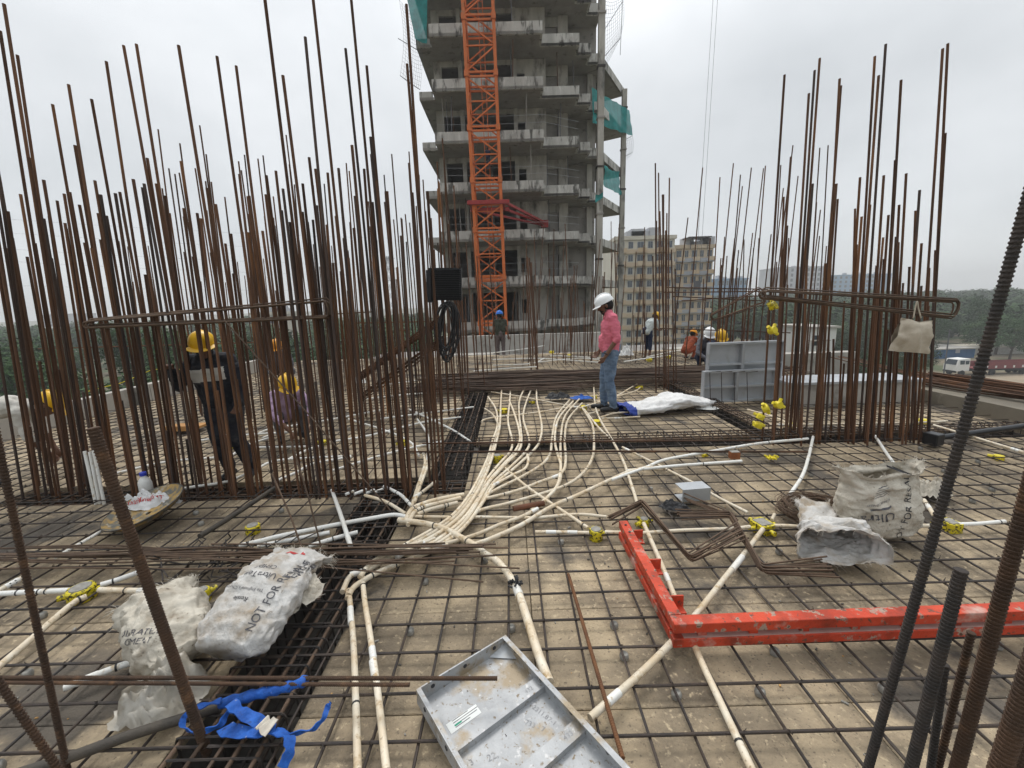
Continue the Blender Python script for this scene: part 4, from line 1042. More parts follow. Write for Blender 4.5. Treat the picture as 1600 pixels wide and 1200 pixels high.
conduit([(905, 638), (960, 620), (985, 606), (1002, 596)], .0125, 'conduit passing behind the black shoes', z=.06)
conduit([(915, 648), (945, 640)], .0125, 'stub of conduit ending at the black shoes', z=.06)
conduit([(938, 652), (965, 645), (1010, 644)], .012, 'slim conduit poking out of the white and blue sacking', z=.07)
conduit([(940, 654), (970, 653), (1000, 651)], .012, 'second slim conduit poking out of the white and blue sacking', z=.07)
Z4 = lambda *p: zoomed(960, 640, 4, p)
conduit(Z4((-20, 440), (60, 410), (200, 360), (320, 312), (600, 262), (900, 212), (1210, 182)), .0145, 'long white conduit curving away to the foot of the starter bars', z=.08, mt='pvc_white')
conduit(Z4((80, 382), (400, 350), (795, 322)), .0145, 'straight white pipe ending beside the brown block', z=.075, mt='pvc_white')
conduit(Z4((50, 235), (230, 325), (500, 462), (640, 545), (835, 645)), .0125, 'thin conduit running under the aluminium channel to the square taped box', z=.058)
conduit(Z4((1242, 170), (1215, 290), (1175, 412), (1090, 540)), .0145, 'curved conduit dropping from the starter bars to the wire coil', z=.07, mt='pvc_white')
conduit(Z4((1000, 655), (985, 690)), .012, 'stub of conduit entering the back of the square taped box', z=.06)
conduit(Z4((995, 725), (1100, 728), (1225, 738)), .0135, 'level conduit from the square taped box to the crumpled sack', z=.06)
conduit([(1192, 827), (1167, 860), (1135, 900), (1090, 957), (1050, 1003), (1000, 1053), (950, 1097), (922, 1122)], .0155, 'long mottled conduit passing under the red frame corner', z=.065, n=12)
conduit([(1006, 818), (1022, 855), (1035, 885), (1050, 922), (1090, 1020), (1127, 1100), (1176, 1205)], .0145, 'conduit running beneath the red frame toward the camera', z=.06, n=12)
Z5 = lambda *p: zoomed(1240, 640, 4, p)
conduit(Z5((510, 165), (600, 300), (690, 410)), .014, 'white conduit leaning from the starter bars behind the printed sack', z=.07, mt='pvc_white')
conduit(Z5((815, 565), (845, 610), (880, 665)), .014, 'stub of conduit emerging beside the printed sack', z=.06)
conduit(Z5((760, 726), (920, 724)), .013, 'short conduit between the printed sack and the yellow box', z=.06)
conduit(Z5((1030, 717), (1160, 712), (1320, 698)), .013, 'conduit leading away from the yellow box behind the black bar', z=.06, mt='pvc_white')
conduit(Z5((875, 98), (1000, 135), (1200, 195), (1440, 268)), .0145, 'conduit lying behind the black elbow pipe', z=.08)
conduit([(1200, 664), (1300, 663), (1440, 660), (1480, 658)], .0125, 'far level conduit behind the feet of the starter bars', z=.07)
conduit([(1168, 640), (1210, 652), (1250, 672)], .0125, 'thin conduit slanting behind the hung yellow boxes', z=.07)
conduit([(543, 935), (545, 925), (552, 1000), (556, 1100), (559, 1205)], .0145, 'straight cream conduit running down beside the trough, nearer its edge', z=.065, n=12)
conduit([(566, 900), (570, 940), (578, 990), (590, 1080), (604, 1205)], .0145, 'straight cream conduit running down beside the trough, farther from its edge', z=.068, n=12)
conduit([(700, 852), (640, 874), (590, 895), (556, 915), (545, 930)], .016, 'lowest conduit of the bundle turning toward the two straight ones', z=.075)
conduit([(680, 842), (620, 866), (575, 890), (548, 900), (535, 925)], .016, 'orange stained conduit dropping into the trough beneath the rods', z=.08)
conduit([(660, 846), (610, 864), (580, 880), (562, 902)], .015, 'orange stained conduit elbow above the two straight ones', z=.095)
Z2 = lambda *p: zoomed(320, 660, 4, p)
conduit(Z2((215, 772), (360, 738), (500, 704), (860, 632), (1040, 600), (1180, 578), (1265, 592)), .017, 'long white conduit crossing the trough from the taped round box', z=.08, mt='pvc_white')
conduit(Z2((330, 775), (600, 722), (780, 688)), .016, 'shorter white conduit lying along the long one', z=.07, mt='pvc_white')
conduit(Z2((650, 775), (800, 728), (955, 686)), .016, 'short white conduit ending at the trough edge', z=.07, mt='pvc_white')
o = conduit(Z2((795, 425), (850, 580), (912, 775)), .0155, 'loose white pipe resting across the other conduits', zz=[.03, .11, .12], mt='pvc_white')
conduit(Z2((1000, 456), (1130, 496), (1255, 572)), .0145, 'conduit slanting from the wall cage into the trough', z=.07)
conduit(Z2((1120, 400), (1220, 450), (1290, 520)), .0145, 'white conduit slanting from the last wall bars', z=.07, mt='pvc_white')
conduit(Z2((1365, 195), (1375, 260), (1330, 400), (1292, 530)), .0145, 'pair of conduits twisting up between the wall bars, outer one', z=.07)
conduit(Z2((1395, 190), (1390, 270), (1345, 400), (1310, 500)), .0145, 'pair of conduits twisting up between the wall bars, inner one', z=.07)
conduit(Z2((1440, 370), (1380, 420), (1310, 470)), .0145, 'conduit stub beside the last wall bar', z=.07)
for i, (x, y) in enumerate(((905, 438), (960, 436), (985, 428), (1035, 430), (1088, 425))):
    a, b_ = zoomed(320, 660, 4, [(x - 25, y + 12), (x + 25, y - 8)])
    conduit([a, b_], .013, 'cut pipe end poking out below the wall bars', 'cut pipe ends below the wall bars', z=.06, mt='pvc_white', smooth=1)
Z1 = lambda *p: zoomed(0, 660, 4, p)
conduit(Z1((345, 845), (540, 735), (735, 622)), .0115, 'thin white pipe running under the stained pan', z=.06, mt='pvc_white')
conduit(Z1((-20, 1072), (200, 1060), (430, 1050)), .0155, 'white conduit entering the big taped box from the deck edge', z=.06, mt='pvc_white')
conduit([(135, 932), (112, 944), (53, 995), (-6, 1045)], .0165, 'mottled conduit running from the big taped box toward the corner', z=.06)
conduit(Z1((630, 1015), (730, 985), (870, 935)), .0155, 'white conduit leaving the back of the big taped box', z=.06, mt='pvc_white')
conduit(Z1((620, 1046), (900, 1055), (1215, 1082)), .016, 'cream conduit joining the two taped boxes', z=.06)
conduit([(-5, 925), (18, 912), (36, 902)], .0155, 'stub of conduit at the deck edge behind the slim bar', z=.06)
conduit([(100, 1075), (160, 1051), (214, 1031)], .0155, 'white pipe end lying beside the grey sack', z=.06, mt='pvc_white')
Z6 = lambda *p: zoomed(250, 450, 3.75, p)
far_l = [Z6((40, 1190), (200, 1165), (400, 1132), (560, 1065), (700, 1010), (1120, 985)), Z6((550, 935), (700, 932), (860, 930)), Z6((660, 1140), (800, 1080), (900, 1030), (1120, 990)),
         Z6((390, 860), (430, 900), (470, 960)), Z6((420, 980), (520, 920), (640, 880)), Z6((760, 1000), (860, 950), (940, 925)), Z6((600, 880), (700, 840), (760, 800)), Z6((580, 850), (680, 810), (720, 790)),
         [(545, 655), (600, 672), (640, 690), (655, 712)], [(520, 690), (580, 680), (660, 660), (720, 652)], [(640, 640), (700, 668), (735, 690)], [(652, 655), (668, 680), (668, 720)], [(440, 668), (520, 655), (600, 640)],
         [(560, 625), (620, 618), (690, 612)], [(580, 605), (640, 596), (690, 590)], [(520, 735), (620, 705), (690, 690)], [(590, 655), (670, 645), (740, 636)], [(300, 690), (380, 680), (460, 675)], [(180, 740), (260, 722), (340, 715)]]
for p in far_l: conduit(p, .0145, 'white conduit on the deck glimpsed between the dense wall bars', 'conduits behind the wall bars', z=.07, mt='pvc_white', n=7)
far_c = [[(765, 552), (820, 545), (850, 540)], [(770, 562), (840, 560), (935, 566)], [(770, 571), (830, 568), (850, 560)], [(840, 566), (900, 560), (940, 562)], [(860, 556), (900, 557), (950, 561)], [(975, 565), (1010, 560), (1045, 555)], [(740, 580), (790, 576), (840, 573)], [(1010, 558), (1060, 548), (1100, 549)]]
for p in far_c: conduit(p, .017, 'white conduit lying on the far deck before the tower', 'conduits on the far deck', z=.1, mt='pvc_white', n=6)
up2 = [((132, 705), (150, 788)), ((140, 706), (156, 787)), ((146, 704), (163, 788))]
for (a, b_), lab in zip(up2, ('white pipe stub standing by the thick cut bar, outermost of three', 'white pipe stub standing by the thick cut bar, middle of three', 'white pipe stub standing by the thick cut bar, innermost of three')):
    bp = G(*b_, 0); tp = P(*a, bp.y + .05)
    tag(MB().tube([bp, tp], .0125, 9).build('pipe_stub', M_['pvc_white'], None, 60), lab, 'pipe')
# couplers where conduits join
def coupler(px, py, dx, dy, r, lab, mt='pvc_white', z=.066):
    a, b_ = G(px - dx, py - dy, z), G(px + dx, py + dy, z)
    tag(MB().tube([a, b_], r, 10).build('pipe_coupler', M_[mt], None, 60), lab, 'coupler')
coupler(548, 962, .8, 12, .0168, 'pale sleeve on the straight conduit nearer the trough')
coupler(584, 1045, 2, 12, .0168, 'pale sleeve on the straight conduit farther from the trough')
coupler(1152, 880, -8, 10, .0178, 'pale sleeve on the conduit below the square taped box')
tape = MB()
c = G(808, 916, .09)
for k in range(26):
    d = V(random.gauss(0, .012), random.gauss(0, .012), random.uniform(0, .02)); tape.tube([c + d, c + d * 1.5 + V(random.uniform(-.015, .02), random.uniform(-.01, .02), random.uniform(-.006, .016))], .006, 5)
tag(tape.build('tape_knot', M_['black_rubber']), 'knot of black tape round the thick bent conduit', 'tape')

# ============================================================ JUNCTION BOXES
def jbox(px, py, r, h, label, z=.0, tilt=None, square=False, top=True, spouts=4, mt='yellow_box', rot=0.0, loc=None):
    p = loc if loc is not None else G(px, py, z)
    t = thing('junction_box', label, 'junction box', p, None, tilt or (0, 0, rot))
    if square:
        m = MB(); k = r * .86; q = r * .25
        m.prism([(k, k - q), (k - q, k), (-k + q, k), (-k, k - q), (-k, -k + q), (-k + q, -k), (k - q, -k), (k, -k + q)], 0, h)
    else: m = MB().lathe([(r * .97, 0), (r, h * .1), (r * .96, h * .5), (r, h * .9), (r * .9, h)], 18)
    m.build('box_body', M_[mt], t, 40)
    if top:
        if square: MB().bb((-r * .6, -r * .6, h - .003), (r * .6, r * .6, h + .004)).build('mortar_fill', M_['cement'], t)
        else: MB().lathe([(r * .76, h - .003), (r * .72, h + .005), (r * .3, h + .007)], 16).build('mortar_fill', M_['cement'], t, 40)
    for k in range(spouts):
        a = R(90 * k + 45 * (spouts == 2)); d = V(math.cos(a), math.sin(a), 0)
        MB().tube([d * r * .8 + V(0, 0, h * .5), d * (r + .035) + V(0, 0, h * .5)], .0175, 9).build('spout', M_[mt], t, 60)
    return t
jbox(130, 935, .068, .075, 'big yellow junction box wrapped in printed tape, nearest the slim bar', rot=.5)
jbox(318, 938, .042, .07, 'small yellow taped box at the end of the cream conduit', spouts=2, rot=.3)
jbox(396, 832, .052, .06, 'round yellow taped box with mortar top beside the dark pipe', spouts=0)
jbox(931, 842, .048, .075, 'yellow box with a glassy grey top between mesh bars', spouts=2, rot=R(-45))
jbox(1006, 822, .038, .06, 'small yellow box at the end of the red frame', spouts=3, rot=.4)
jbox(1190, 830, .074, .072, 'square yellow taped box where four conduits meet', square=True, rot=.25)
jbox(1483, 828, .06, .066, 'square yellow box between the two leaning dark bars', square=True, rot=.1, spouts=2)
jbox(777, 722, .05, .08, 'dark yellow box beside the neck of the conduit bundle', spouts=2)
yl = [(787, 645, .06, 'yellow box low among the far conduits'), (912, 640, .055, 'yellow box where thin conduits meet before the pink shirt'), (932, 664, .06, 'yellow box between two forking conduits'), (1000, 608, .055, 'yellow box at the tip of the conduit behind the black shoes'),
      (930, 622, .035, 'tiny yellow clip on the conduit by the blue sheet'), (833, 630, .035, 'tiny yellow cap beside the arching conduits'), (630, 695, .05, 'yellow box seen between the last wall bars'), (1442, 663, .06, 'yellow box beyond the starter bars by the elbow pipe'), (366, 700, .05, 'yellow box at the feet of the standing worker'),
      (504, 695, .05, 'yellow box before the crouching worker'), (1238, 668, .05, 'dark yellow box behind the feet of the starter bars'), (1102, 712, .03, 'tiny yellow clip under the long white conduit'), (1560, 718, .04, 'yellow scrap box among the mesh at the far corner')]
for x, y, r_, lab in yl: jbox(x, y, r_, r_ * 1.1, lab, mt='yellow_far', top=False, spouts=2, rot=random.uniform(0, 3))
for x, y, lab in ((890, 558, 'yellow box among the far white conduits'), (1015, 565, 'yellow box beside the white bag on the far deck'), (1045, 560, 'yellow box near the worker in pale shirt'), (862, 552, 'small yellow box on the far deck by the bars')):
    jbox(x, y, .07, .08, lab, mt='yellow_far', top=False, spouts=2)
# yellow boxes hung on the starter bars
for x, y, tl, lab in ((1203, 480, (1.1, .3, .4), 'yellow taped box hanging highest on the starter bars'), (1203, 517, (1.3, .6, .2), 'yellow three spout box hanging under the highest one'), (1192, 640, (.7, .9, .2), 'long yellow box tied low on the starter bars'), (1186, 655, (.4, .3, .9), 'splayed yellow box at the foot of the starter bars'), (1213, 632, (1.5, .4, .1), 'hooked yellow box tied low on the starter bars'), (1184, 668, (.2, .2, .3), 'small yellow box lowest on the starter bars')):
    jbox(x, y, .04, .06, lab, tilt=tl, mt='yellow_box' if y == 480 else 'yellow_far', top=False, spouts=3, loc=P(x, y, 4.25))
# brown block and yellow scrap by the white pipe
bk = thing('clay_block', 'small brown block beside the end of the white pipe', 'block', G(1147, 716, .05))
MB().box((0, 0, .035), (.09, .06, .07)).build('block_body', mat('burnt_clay', (.3, .11, .04), (.2, .07, .03), 15, .85), bk)
MB().box((0, .0, .0725), (.085, .055, .004)).build('block_top', M_['cement'], bk)
ys_ = MB()
for k in range(7): ys_.tube([G(1195 + k * 2.5, 712 + (k % 3) * 2, .05), G(1200 + k * 2.6, 714 + (k % 2) * 3, .062)], .012, 5)
tag(ys_.build('plastic_scrap', M_['yellow_far']), 'crumpled yellow plastic scrap on the mesh near the cross cage', 'scrap')
# ============================================================ DECALS ON CURVED THINGS
from mathutils.bvhtree import BVHTree
import bmesh
def decal(me_src, target_mb, org, xd, yd, nd, mt, name, parent, off=.003, maxe=.02):
    bm = bmesh.new(); bm.from_mesh(me_src)
    bmesh.ops.triangulate(bm, faces=bm.faces[:])
    for _ in range(3):
        es = [e for e in bm.edges if e.calc_length() > maxe]
        if not es: break
        bmesh.ops.subdivide_edges(bm, edges=es, cuts=1)
        bmesh.ops.triangulate(bm, faces=[f for f in bm.faces if len(f.verts) > 4])
    bvh = BVHTree.FromPolygons([tuple(v) for v in target_mb.v], target_mb.f)
    bad = []
    xd, yd, nd = Vector(xd).normalized(), Vector(yd).normalized(), Vector(nd).normalized()
    for v in bm.verts:
        q = Vector(org) + xd * v.co.x + yd * v.co.y + nd * .6
        h = bvh.ray_cast(q, -nd, 1.4)
        if h[0] is None: bad.append(v)
        else: v.co = h[0] + nd * off
    bmesh.ops.delete(bm, geom=bad, context='VERTS')
    me = bpy.data.meshes.new(name); bm.to_mesh(me); bm.free(); me.materials.append(M_[mt])
    return link(name, me, parent)
def quad_mesh(w, h):
    m = MB(); m.v = [V(-w / 2, -h / 2, 0), V(w / 2, -h / 2, 0), V(w / 2, h / 2, 0), V(-w / 2, h / 2, 0)]; m.face((0, 1, 2, 3)); return m.mesh('quad')
M_['sack_clean'] = mat('clean_white_sack', (.74, .74, .73), (.62, .61, .6), 10, .7, bump=.3, bscale=40, spots=((.45, .42, .38), 7, .6, .75))
# ============================================================ SACKS
def sack_mb(prof, path, side, up, ns=64, nt_=90, wr=.014, seed=0, floor=None):
    """prof: (s, half_width, half_thick); path(s)->centre; sections in the side/up plane"""
    m = MB(); rnd = random.Random(seed); so = V(seed * 3.1, seed * 1.7, seed)
    def pr(s):
        for i in range(len(prof) - 1):
            if prof[i + 1][0] >= s or i == len(prof) - 2:
                t = (s - prof[i][0]) / max(1e-6, prof[i + 1][0] - prof[i][0]); t = min(1, max(0, t)); t = t * t * (3 - 2 * t)
                return lerp(prof[i][1], prof[i + 1][1], t), lerp(prof[i][2], prof[i + 1][2], t)
    for i in range(ns + 1):
        s = i / ns; a, b_ = pr(s); c = path(s)
        for j in range(nt_):
            th = 2 * math.pi * j / nt_; ct, st = math.cos(th), math.sin(th)
            ex = .75
            x = a * math.copysign(abs(ct) ** ex, ct); y = b_ * math.copysign(abs(st) ** ex, st)
            p = c + side * x + up * y
            nrm = (side * ct / max(a, .02) + up * st / max(b_, .02)).normalized()
            q = p * 7 + so
            d = wr * (noise.noise(q) * 1.3 + abs(noise.noise(q * 2.3)) * -1.1 + .35 * noise.noise(q * 5))
            d += wr * .5 * math.sin(th * 5 + s * 17 + seed + 3 * noise.noise(q * .5)) * (.3 + s * .7)
            rg = 1 - abs(noise.noise(V(ct * 1.6 + seed, st * 1.6, s * 9)) * 2.4); d += wr * .55 * max(0, rg) ** 3
            rg = 1 - abs(noise.noise(p * 13 + so) * 2.6); d -= wr * .45 * max(0, rg) ** 4
            p = p + nrm * d
            if floor is not None and p.z < floor: p.z = floor + .002 * rnd.random()
            m.v.append(p)
    for i in range(ns):
        for j in range(nt_):
            j2 = (j + 1) % nt_
            m.face((i * nt_ + j, i * nt_ + j2, (i + 1) * nt_ + j2, (i + 1) * nt_ + j))
    m.face([j for j in range(nt_)][::-1])
    m.nt = nt_; m.ns = ns
    return m
def fringe(m, ln, parent, seed=0, dens=3, mt='thread', hang=.5):
    rnd = random.Random(seed); f = MB(); base = m.ns * m.nt
    for j in range(m.nt):
        a, b_ = m.v[base + j], m.v[base + (j + 1) % m.nt]; inn = m.v[base - m.nt + j]
        if rnd.random() < .3: continue
        for k in range(max(1, dens // 2)):
            p = a.lerp(b_, rnd.random()); d = (p - inn).normalized() + V(rnd.uniform(-.7, .7), rnd.uniform(-.7, .7), rnd.uniform(-.5, .5))
            d.normalize(); l = ln * rnd.uniform(.2, .95) * (1 + .6 * noise.noise(p * 12))
            f.tube([p - d * .004, p + d * l * .5 + V(0, 0, rnd.uniform(-.004, .004)), p + d * l + V(rnd.uniform(-.01, .01), 0, -hang * l * rnd.random())], [.0011, .0009, .0006], 3)
    return tag(f.build('frayed_edge', M_[mt], parent), kind='stuff')
def axes(a, b_, upv=(0, 0, 1)):
    e = (b_ - a).normalized(); s = e.cross(Vector(upv)).normalized(); return e, s, s.cross(e).normalized()
# --- printed sack standing by the wire coil
def sack_standing():
    bpt = G(1390, 846, .05); t = thing('cement_sack', 'half full printed sack standing with a frayed open mouth beside the wire coil', 'sack', (0, 0, 0))
    sc_ = .0042
    W_ = 62 * sc_; H_ = 112 * sc_
    path = lambda s: bpt + V(-.02 * s - .03 * s * s, .10, .0 + H_ * s + .012)
    m = sack_mb([(0, W_ * .72, .10), (.12, W_ * .92, .15), (.45, W_ * .98, .16), (.75, W_ * .92, .12), (.9, W_ * 1.0, .075), (1, W_ * 1.06, .09)], path, V(1, .12, 0).normalized(), V(-.12, 1, 0).normalized(), seed=2, wr=.015)
    base = m.ns * m.nt       # jagged torn mouth: higher at both corners
    for i in range(m.ns - 12, m.ns + 1):
        for j in range(m.nt):
            k = i * m.nt + j; th = 2 * math.pi * j / m.nt; w = (i - m.ns + 13) / 13
            m.v[k] += V(.03 * math.cos(th) * w, 0, w * (.05 * abs(math.cos(th)) ** 2 - .03 + .035 * noise.noise(V(th * 2.2, 3, 1))))
    m.build('sack_body', M_['sack'], t, True); fringe(m, .045, t, 3, 4)
    n_ = V(.0, -1, .12)
    o = path(.42) + V(.035, -.1, 0)
    ang = R(77); xd = V(math.cos(ang), 0, math.sin(ang)); yd = V(-math.sin(ang), 0, math.cos(ang))
    decal(text_mesh('NOT FOR RESALE', .062), m, path(.45) + V(.062, 0, .0), xd, yd, n_, 'ink', 'lettering', t)
    ang = R(195); xd = V(math.cos(ang), 0, math.sin(ang)); yd = V(-math.sin(ang), 0, math.cos(ang))
    decal(text_mesh('Ultra', .085), m, path(.36) + V(-.135, 0, 0), xd, yd, n_, 'ink_grey', 'lettering', t)
    decal(quad_mesh(.12, .012), m, path(.5) + V(-.12, 0, 0), xd, yd, n_, 'ink_grey', 'print_bar', t)
    decal(text_mesh('43 GRADE CEMENT', .018), m, path(.57) + V(-.12, 0, 0), xd, yd, n_, 'ink_grey', 'lettering', t)
    for k in range(5): decal(quad_mesh(.11 - .01 * k, .003), m, path(.66 + .03 * k) + V(-.1 + .006 * k, 0, 0), xd, yd, n_, 'ink_grey', 'print_bar', t)
sack_standing()
def cloth_lump(name, label, cat, base_px, w, d, h, mt, seed, rot=0.0, z=.05, rough=.5, part='cloth', peaks=None, fr=0.0, floor=True):
    """crumpled cloth or film lying on the mesh: open dome with folds and ragged hem"""
    c = G(*base_px, z); t = thing(name, label, cat, c, None, (0, 0, rot)); m = MB(); nu, nv = 16, 52; so = V(seed * 5.3, seed, 2)
    for i in range(nu + 1):
        r_ = (i / nu)
        for j in range(nv):
            th = 2 * math.pi * j / nv; q = V(math.cos(th), math.sin(th), 0) * r_
            rag = 1 + .22 * noise.noise(V(math.cos(th) * 1.6, math.sin(th) * 1.6, seed)) + .1 * noise.noise(V(math.cos(th) * 5, math.sin(th) * 5, seed))
            zz = h * (1 - r_ ** 2.0) * (.75 + .5 * noise.noise(q * 2.0 + so)) + h * rough * (abs(noise.noise(q * 3.4 + so)) - .25) + h * .22 * noise.noise(q * 8 + so)
            if peaks:
                for (ax, ay, ah, aw) in peaks: zz += ah * math.exp(-((q.x - ax) ** 2 + (q.y - ay) ** 2) / aw)
            m.v.append(V(q.x * w * rag, q.y * d * rag, max(.002, zz)))
    for i in range(nu):
        for j in range(nv):
            j2 = (j + 1) % nv; m.face((i * nv + j, i * nv + j2, (i + 1) * nv + j2, (i + 1) * nv + j))
    m.build(part, M_[mt], t, True)
    m.ns, m.nt = nu, nv
    if fr: fringe(m, fr, t, seed, 3, hang=.2)
    return t, m
# --- crumpled open sack before the standing one
t = thing('cement_sack', 'crumpled empty sack gaping open beside the bent brown bars', 'sack', (0, 0, 0))
cb0, cf0 = G(1290, 838, .05), G(1308, 886, .05)
s_ = V(.97, -.22, 0).normalized(); u_ = V(0, -.25, 1).normalized()
pth = lambda s: cb0.lerp(cf0, s) + V(-.05 * (1 - s), 0, .085 + .06 * math.sin(min(1, s * 1.2) * 2.6))
m = sack_mb([(0, .09, .03), (.25, .15, .075), (.6, .19, .105), (.85, .2, .1), (1, .225, .085)], pth, s_, u_, seed=5, wr=.022, floor=.052)
for i in range(m.ns - 24, m.ns + 1):
    for j in range(m.nt):
        k = i * m.nt + j; th = 2 * math.pi * j / m.nt; w = (i - m.ns + 24) / 24
        m.v[k] += V(.05 * max(0, math.cos(th)) * w, -.05 * w * max(0, -math.sin(th)) + .05 * w * max(0, math.sin(th)), .025 * w * max(0, math.sin(th)) + .025 * w * noise.noise(V(th * 2, 1, 2)))
m.build('sack_body', M_['sack_white'], t, True); fringe(m, .04, t, 6, 5)
cl = thing('sack_flap', 'torn frayed flap of sacking beside the gaping sack', 'sack', (0, 0, 0))
a, b_ = G(1285, 850, .06), G(1268, 812, .06)
e, s_, u_ = axes(a, b_)
m = sack_mb([(0, .08, .03), (.4, .12, .05), (1, .1, .03)], lambda s: a.lerp(b_, s) + V(0, 0, .04 + .09 * s), s_, u_, ns=18, nt_=30, seed=8, wr=.025, floor=.052)
m.build('sack_body', M_['sack_white'], cl, True); fringe(m, .06, cl, 9, 8)
cloth_lump('sacking_rag', 'grey sacking rag crumpled behind the printed sack', 'rag', (1450, 770), .16, .1, .14, 'sack', 12, fr=.03)
# --- lying sacks by the trough
t = thing('cement_sack', 'dirty white printed sack slumped over the trough beneath the rods', 'sack', (0, 0, 0))
a, b_ = G(352, 1046, .10), G(484, 905, .13)
e, s_, u_ = axes(a, b_)
pth = lambda s: a.lerp(b_, s) + V(0, 0, .10 + .09 * math.sin(s * 2.6)) + s_ * (.02 * math.sin(s * 5))
m = sack_mb([(0, .15, .05), (.1, .19, .075), (.4, .2, .095), (.65, .18, .08), (.8, .16, .06), (.92, .17, .05), (1, .19, .05)], pth, s_, u_, ns=80, nt_=100, seed=3, wr=.017, floor=.03)
m.build('sack_body', M_['sack_white'], t, True); fringe(m, .075, t, 4, 4, hang=.9)
nn = (V(0, -1, 1.25)).normalized()
def on_sack(txt, size, sp, sd, ang, mt='ink'):
    xd = e; yd = nn.cross(e).normalized(); c_, s2 = math.cos(R(ang)), math.sin(R(ang))
    decal(text_mesh(txt, size), m, pth(sp) + s_ * sd, xd * c_ + yd * s2, yd * c_ - xd * s2, nn, mt, 'lettering', t)
on_sack('NOT FOR RESALE', .056, .44, .1, 0, 'ink_grey')
on_sack('Ultra', .07, .7, .13, 8, 'ink_grey')
on_sack('UltraTech', .05, .56, -.03, 95, 'ink_grey')
on_sack('The Engineer\'s Choice', .024, .42, -.06, 95, 'ink_grey')
on_sack('Resale', .034, .34, -.05, 95)
on_sack('CEMENT', .035, .66, -.03, 95, 'ink_grey')
def stain(px_, sp, sd, w_, h_, mt): decal(quad_mesh(w_, h_), m, pth(sp) + s_ * sd, e, nn.cross(e), nn, mt, 'print_bar', t)
ln_t, ln_m = cloth_lump('torn_lining', None, None, (448, 928), .16, .13, .08, 'sack', 61, rot=.6, z=.235, part='lining', rough=.9, fr=.03)
for ch_ in list(ln_t.children): ch_.parent = t; ch_.matrix_local = Matrix.Translation(ln_t.location) @ Matrix.Rotation(.6, 4, 'Z') @ Matrix.Rotation(R(18), 4, 'X')
bpy.data.objects.remove(ln_t)
stain(0, .95, -.02, .025, .03, 'redink'); stain(0, .93, .02, .02, .018, 'redink'); stain(0, .97, .05, .02, .02, 'redink')
t = thing('cement_sack', 'grey crumpled sack with frayed rim between the cut bar and printed sack', 'sack', (0, 0, 0))
a, b_ = G(286, 1052, .06), G(258, 985, .06)
e, s_, u_ = axes(a, b_)
pth = lambda s: a.lerp(b_, s) + V(0, 0, .09 + .07 * s)
m = sack_mb([(0, .1, .05), (.2, .15, .1), (.6, .165, .13), (.85, .15, .11), (1, .17, .1)], pth, s_, u_, seed=14, wr=.02, floor=.05)
m.build('sack_body', M_['sack'], t, True); fringe(m, .05, t, 15, 6)
nn = V(0, -1, .9).normalized()
decal(text_mesh('ULTRATECH\nCEMENT', .035), m, pth(.35) + V(-.06, 0, 0), V(1, .1, 0), nn.cross(V(1, .1, 0)), nn, 'ink_grey', 'lettering', t)
cloth_lump('plastic_film', 'crumpled translucent plastic film in front of the grey sack', 'plastic film', (255, 1095), .17, .12, .14, 'film', 21, rot=.4, part='film_sheet', rough=.9, peaks=[(.3, .4, .12, .12)])
# --- white and blue sacking on the far mesh
t = thing('sacking_sheet', 'white sack with a blue hem lying open near the pink shirted man', 'sack', (0, 0, 0))
a, b_ = G(1118, 634, .05), G(975, 648, .05)
e, s_, u_ = axes(a, b_)
pth = lambda s: a.lerp(b_, s) + V(0, .1, .05 + .07 * math.exp(-((s - .42) / .2) ** 2))
m = sack_mb([(0, .1, .03), (.15, .22, .06), (.45, .26, .1), (.75, .22, .07), (1, .2, .075)], pth, s_, u_, ns=48, nt_=60, seed=31, wr=.024, floor=.05)
for q in range(len(m.f)): m.m[q] = 1 if q >= (m.ns - 4) * m.nt and q < m.ns * m.nt else 0
m.build('sack_body', [M_['sack_clean'], mat('blue_hem', (.03, .06, .3), rough=.7)], t, True)
cloth_lump('foam_sheet', 'small white foam sheet beside the white and blue sacking', 'foam sheet', (1105, 638), .18, .09, .04, 'whitepaint', 33, part='sheet')
t, m = cloth_lump('tarpaulin', 'bright blue crumpled sheet among the far conduits', 'tarpaulin', (908, 622), .2, .1, .05, 'blue', 35, part='sheet', rough=.6)
t, m = cloth_lump('black_bag', 'limp black bag lying beside the blue sheet', 'bag', (872, 622), .24, .1, .12, 'black_rubber', 36, part='bag_body', rough=.35)
cloth_lump('white_bag', 'small white bag on the far deck behind the pink shirt', 'bag', (978, 555), .22, .15, .3, 'whitepaint', 37, part='bag_body')
cloth_lump('black_rag', 'black crumpled rag beside the aluminium channel', 'rag', (1054, 794), .12, .05, .075, 'black_rubber', 38, rot=-.3, part='rag')
cloth_lump('paper_scrap', 'white paper scrap caught among the slanted bars', 'paper', (563, 598), .13, .1, .2, 'whitepaint', 39, part='paper')
# --- bag hanging from the links
bt = thing('cloth_bag', 'stained cream cloth bag hanging by its straps from the long links', 'bag', (0, 0, 0))
bm_ = MB(); Yb = 3.93
cor = [P(1388, 548, Yb), P(1450, 553, Yb), P(1456, 501, Yb), P(1409, 496, Yb)]
nu = 18
for side in (-1, 1):
    for i in range(nu + 1):
        for j in range(nu + 1):
            u, v = i / nu, j / nu
            p = cor[0].lerp(cor[1], u).lerp(cor[3].lerp(cor[2], u), v)
            bulge = .075 * math.sin(math.pi * u) ** .6 * math.sin(math.pi * min(1, v * .85 + .12)) ** .7
            p = p + V(0, side * bulge, 0) + V(.01, side * .022, .01) * noise.noise(p * 11) + V(0, side * .01, 0) * noise.noise(p * 28)
            p += V(0, 0, -.02 * math.sin(math.pi * u) * (v > .9)) + V(0, side * .012 * math.sin(u * 14 + 3 * v), 0)
            bm_.v.append(p)
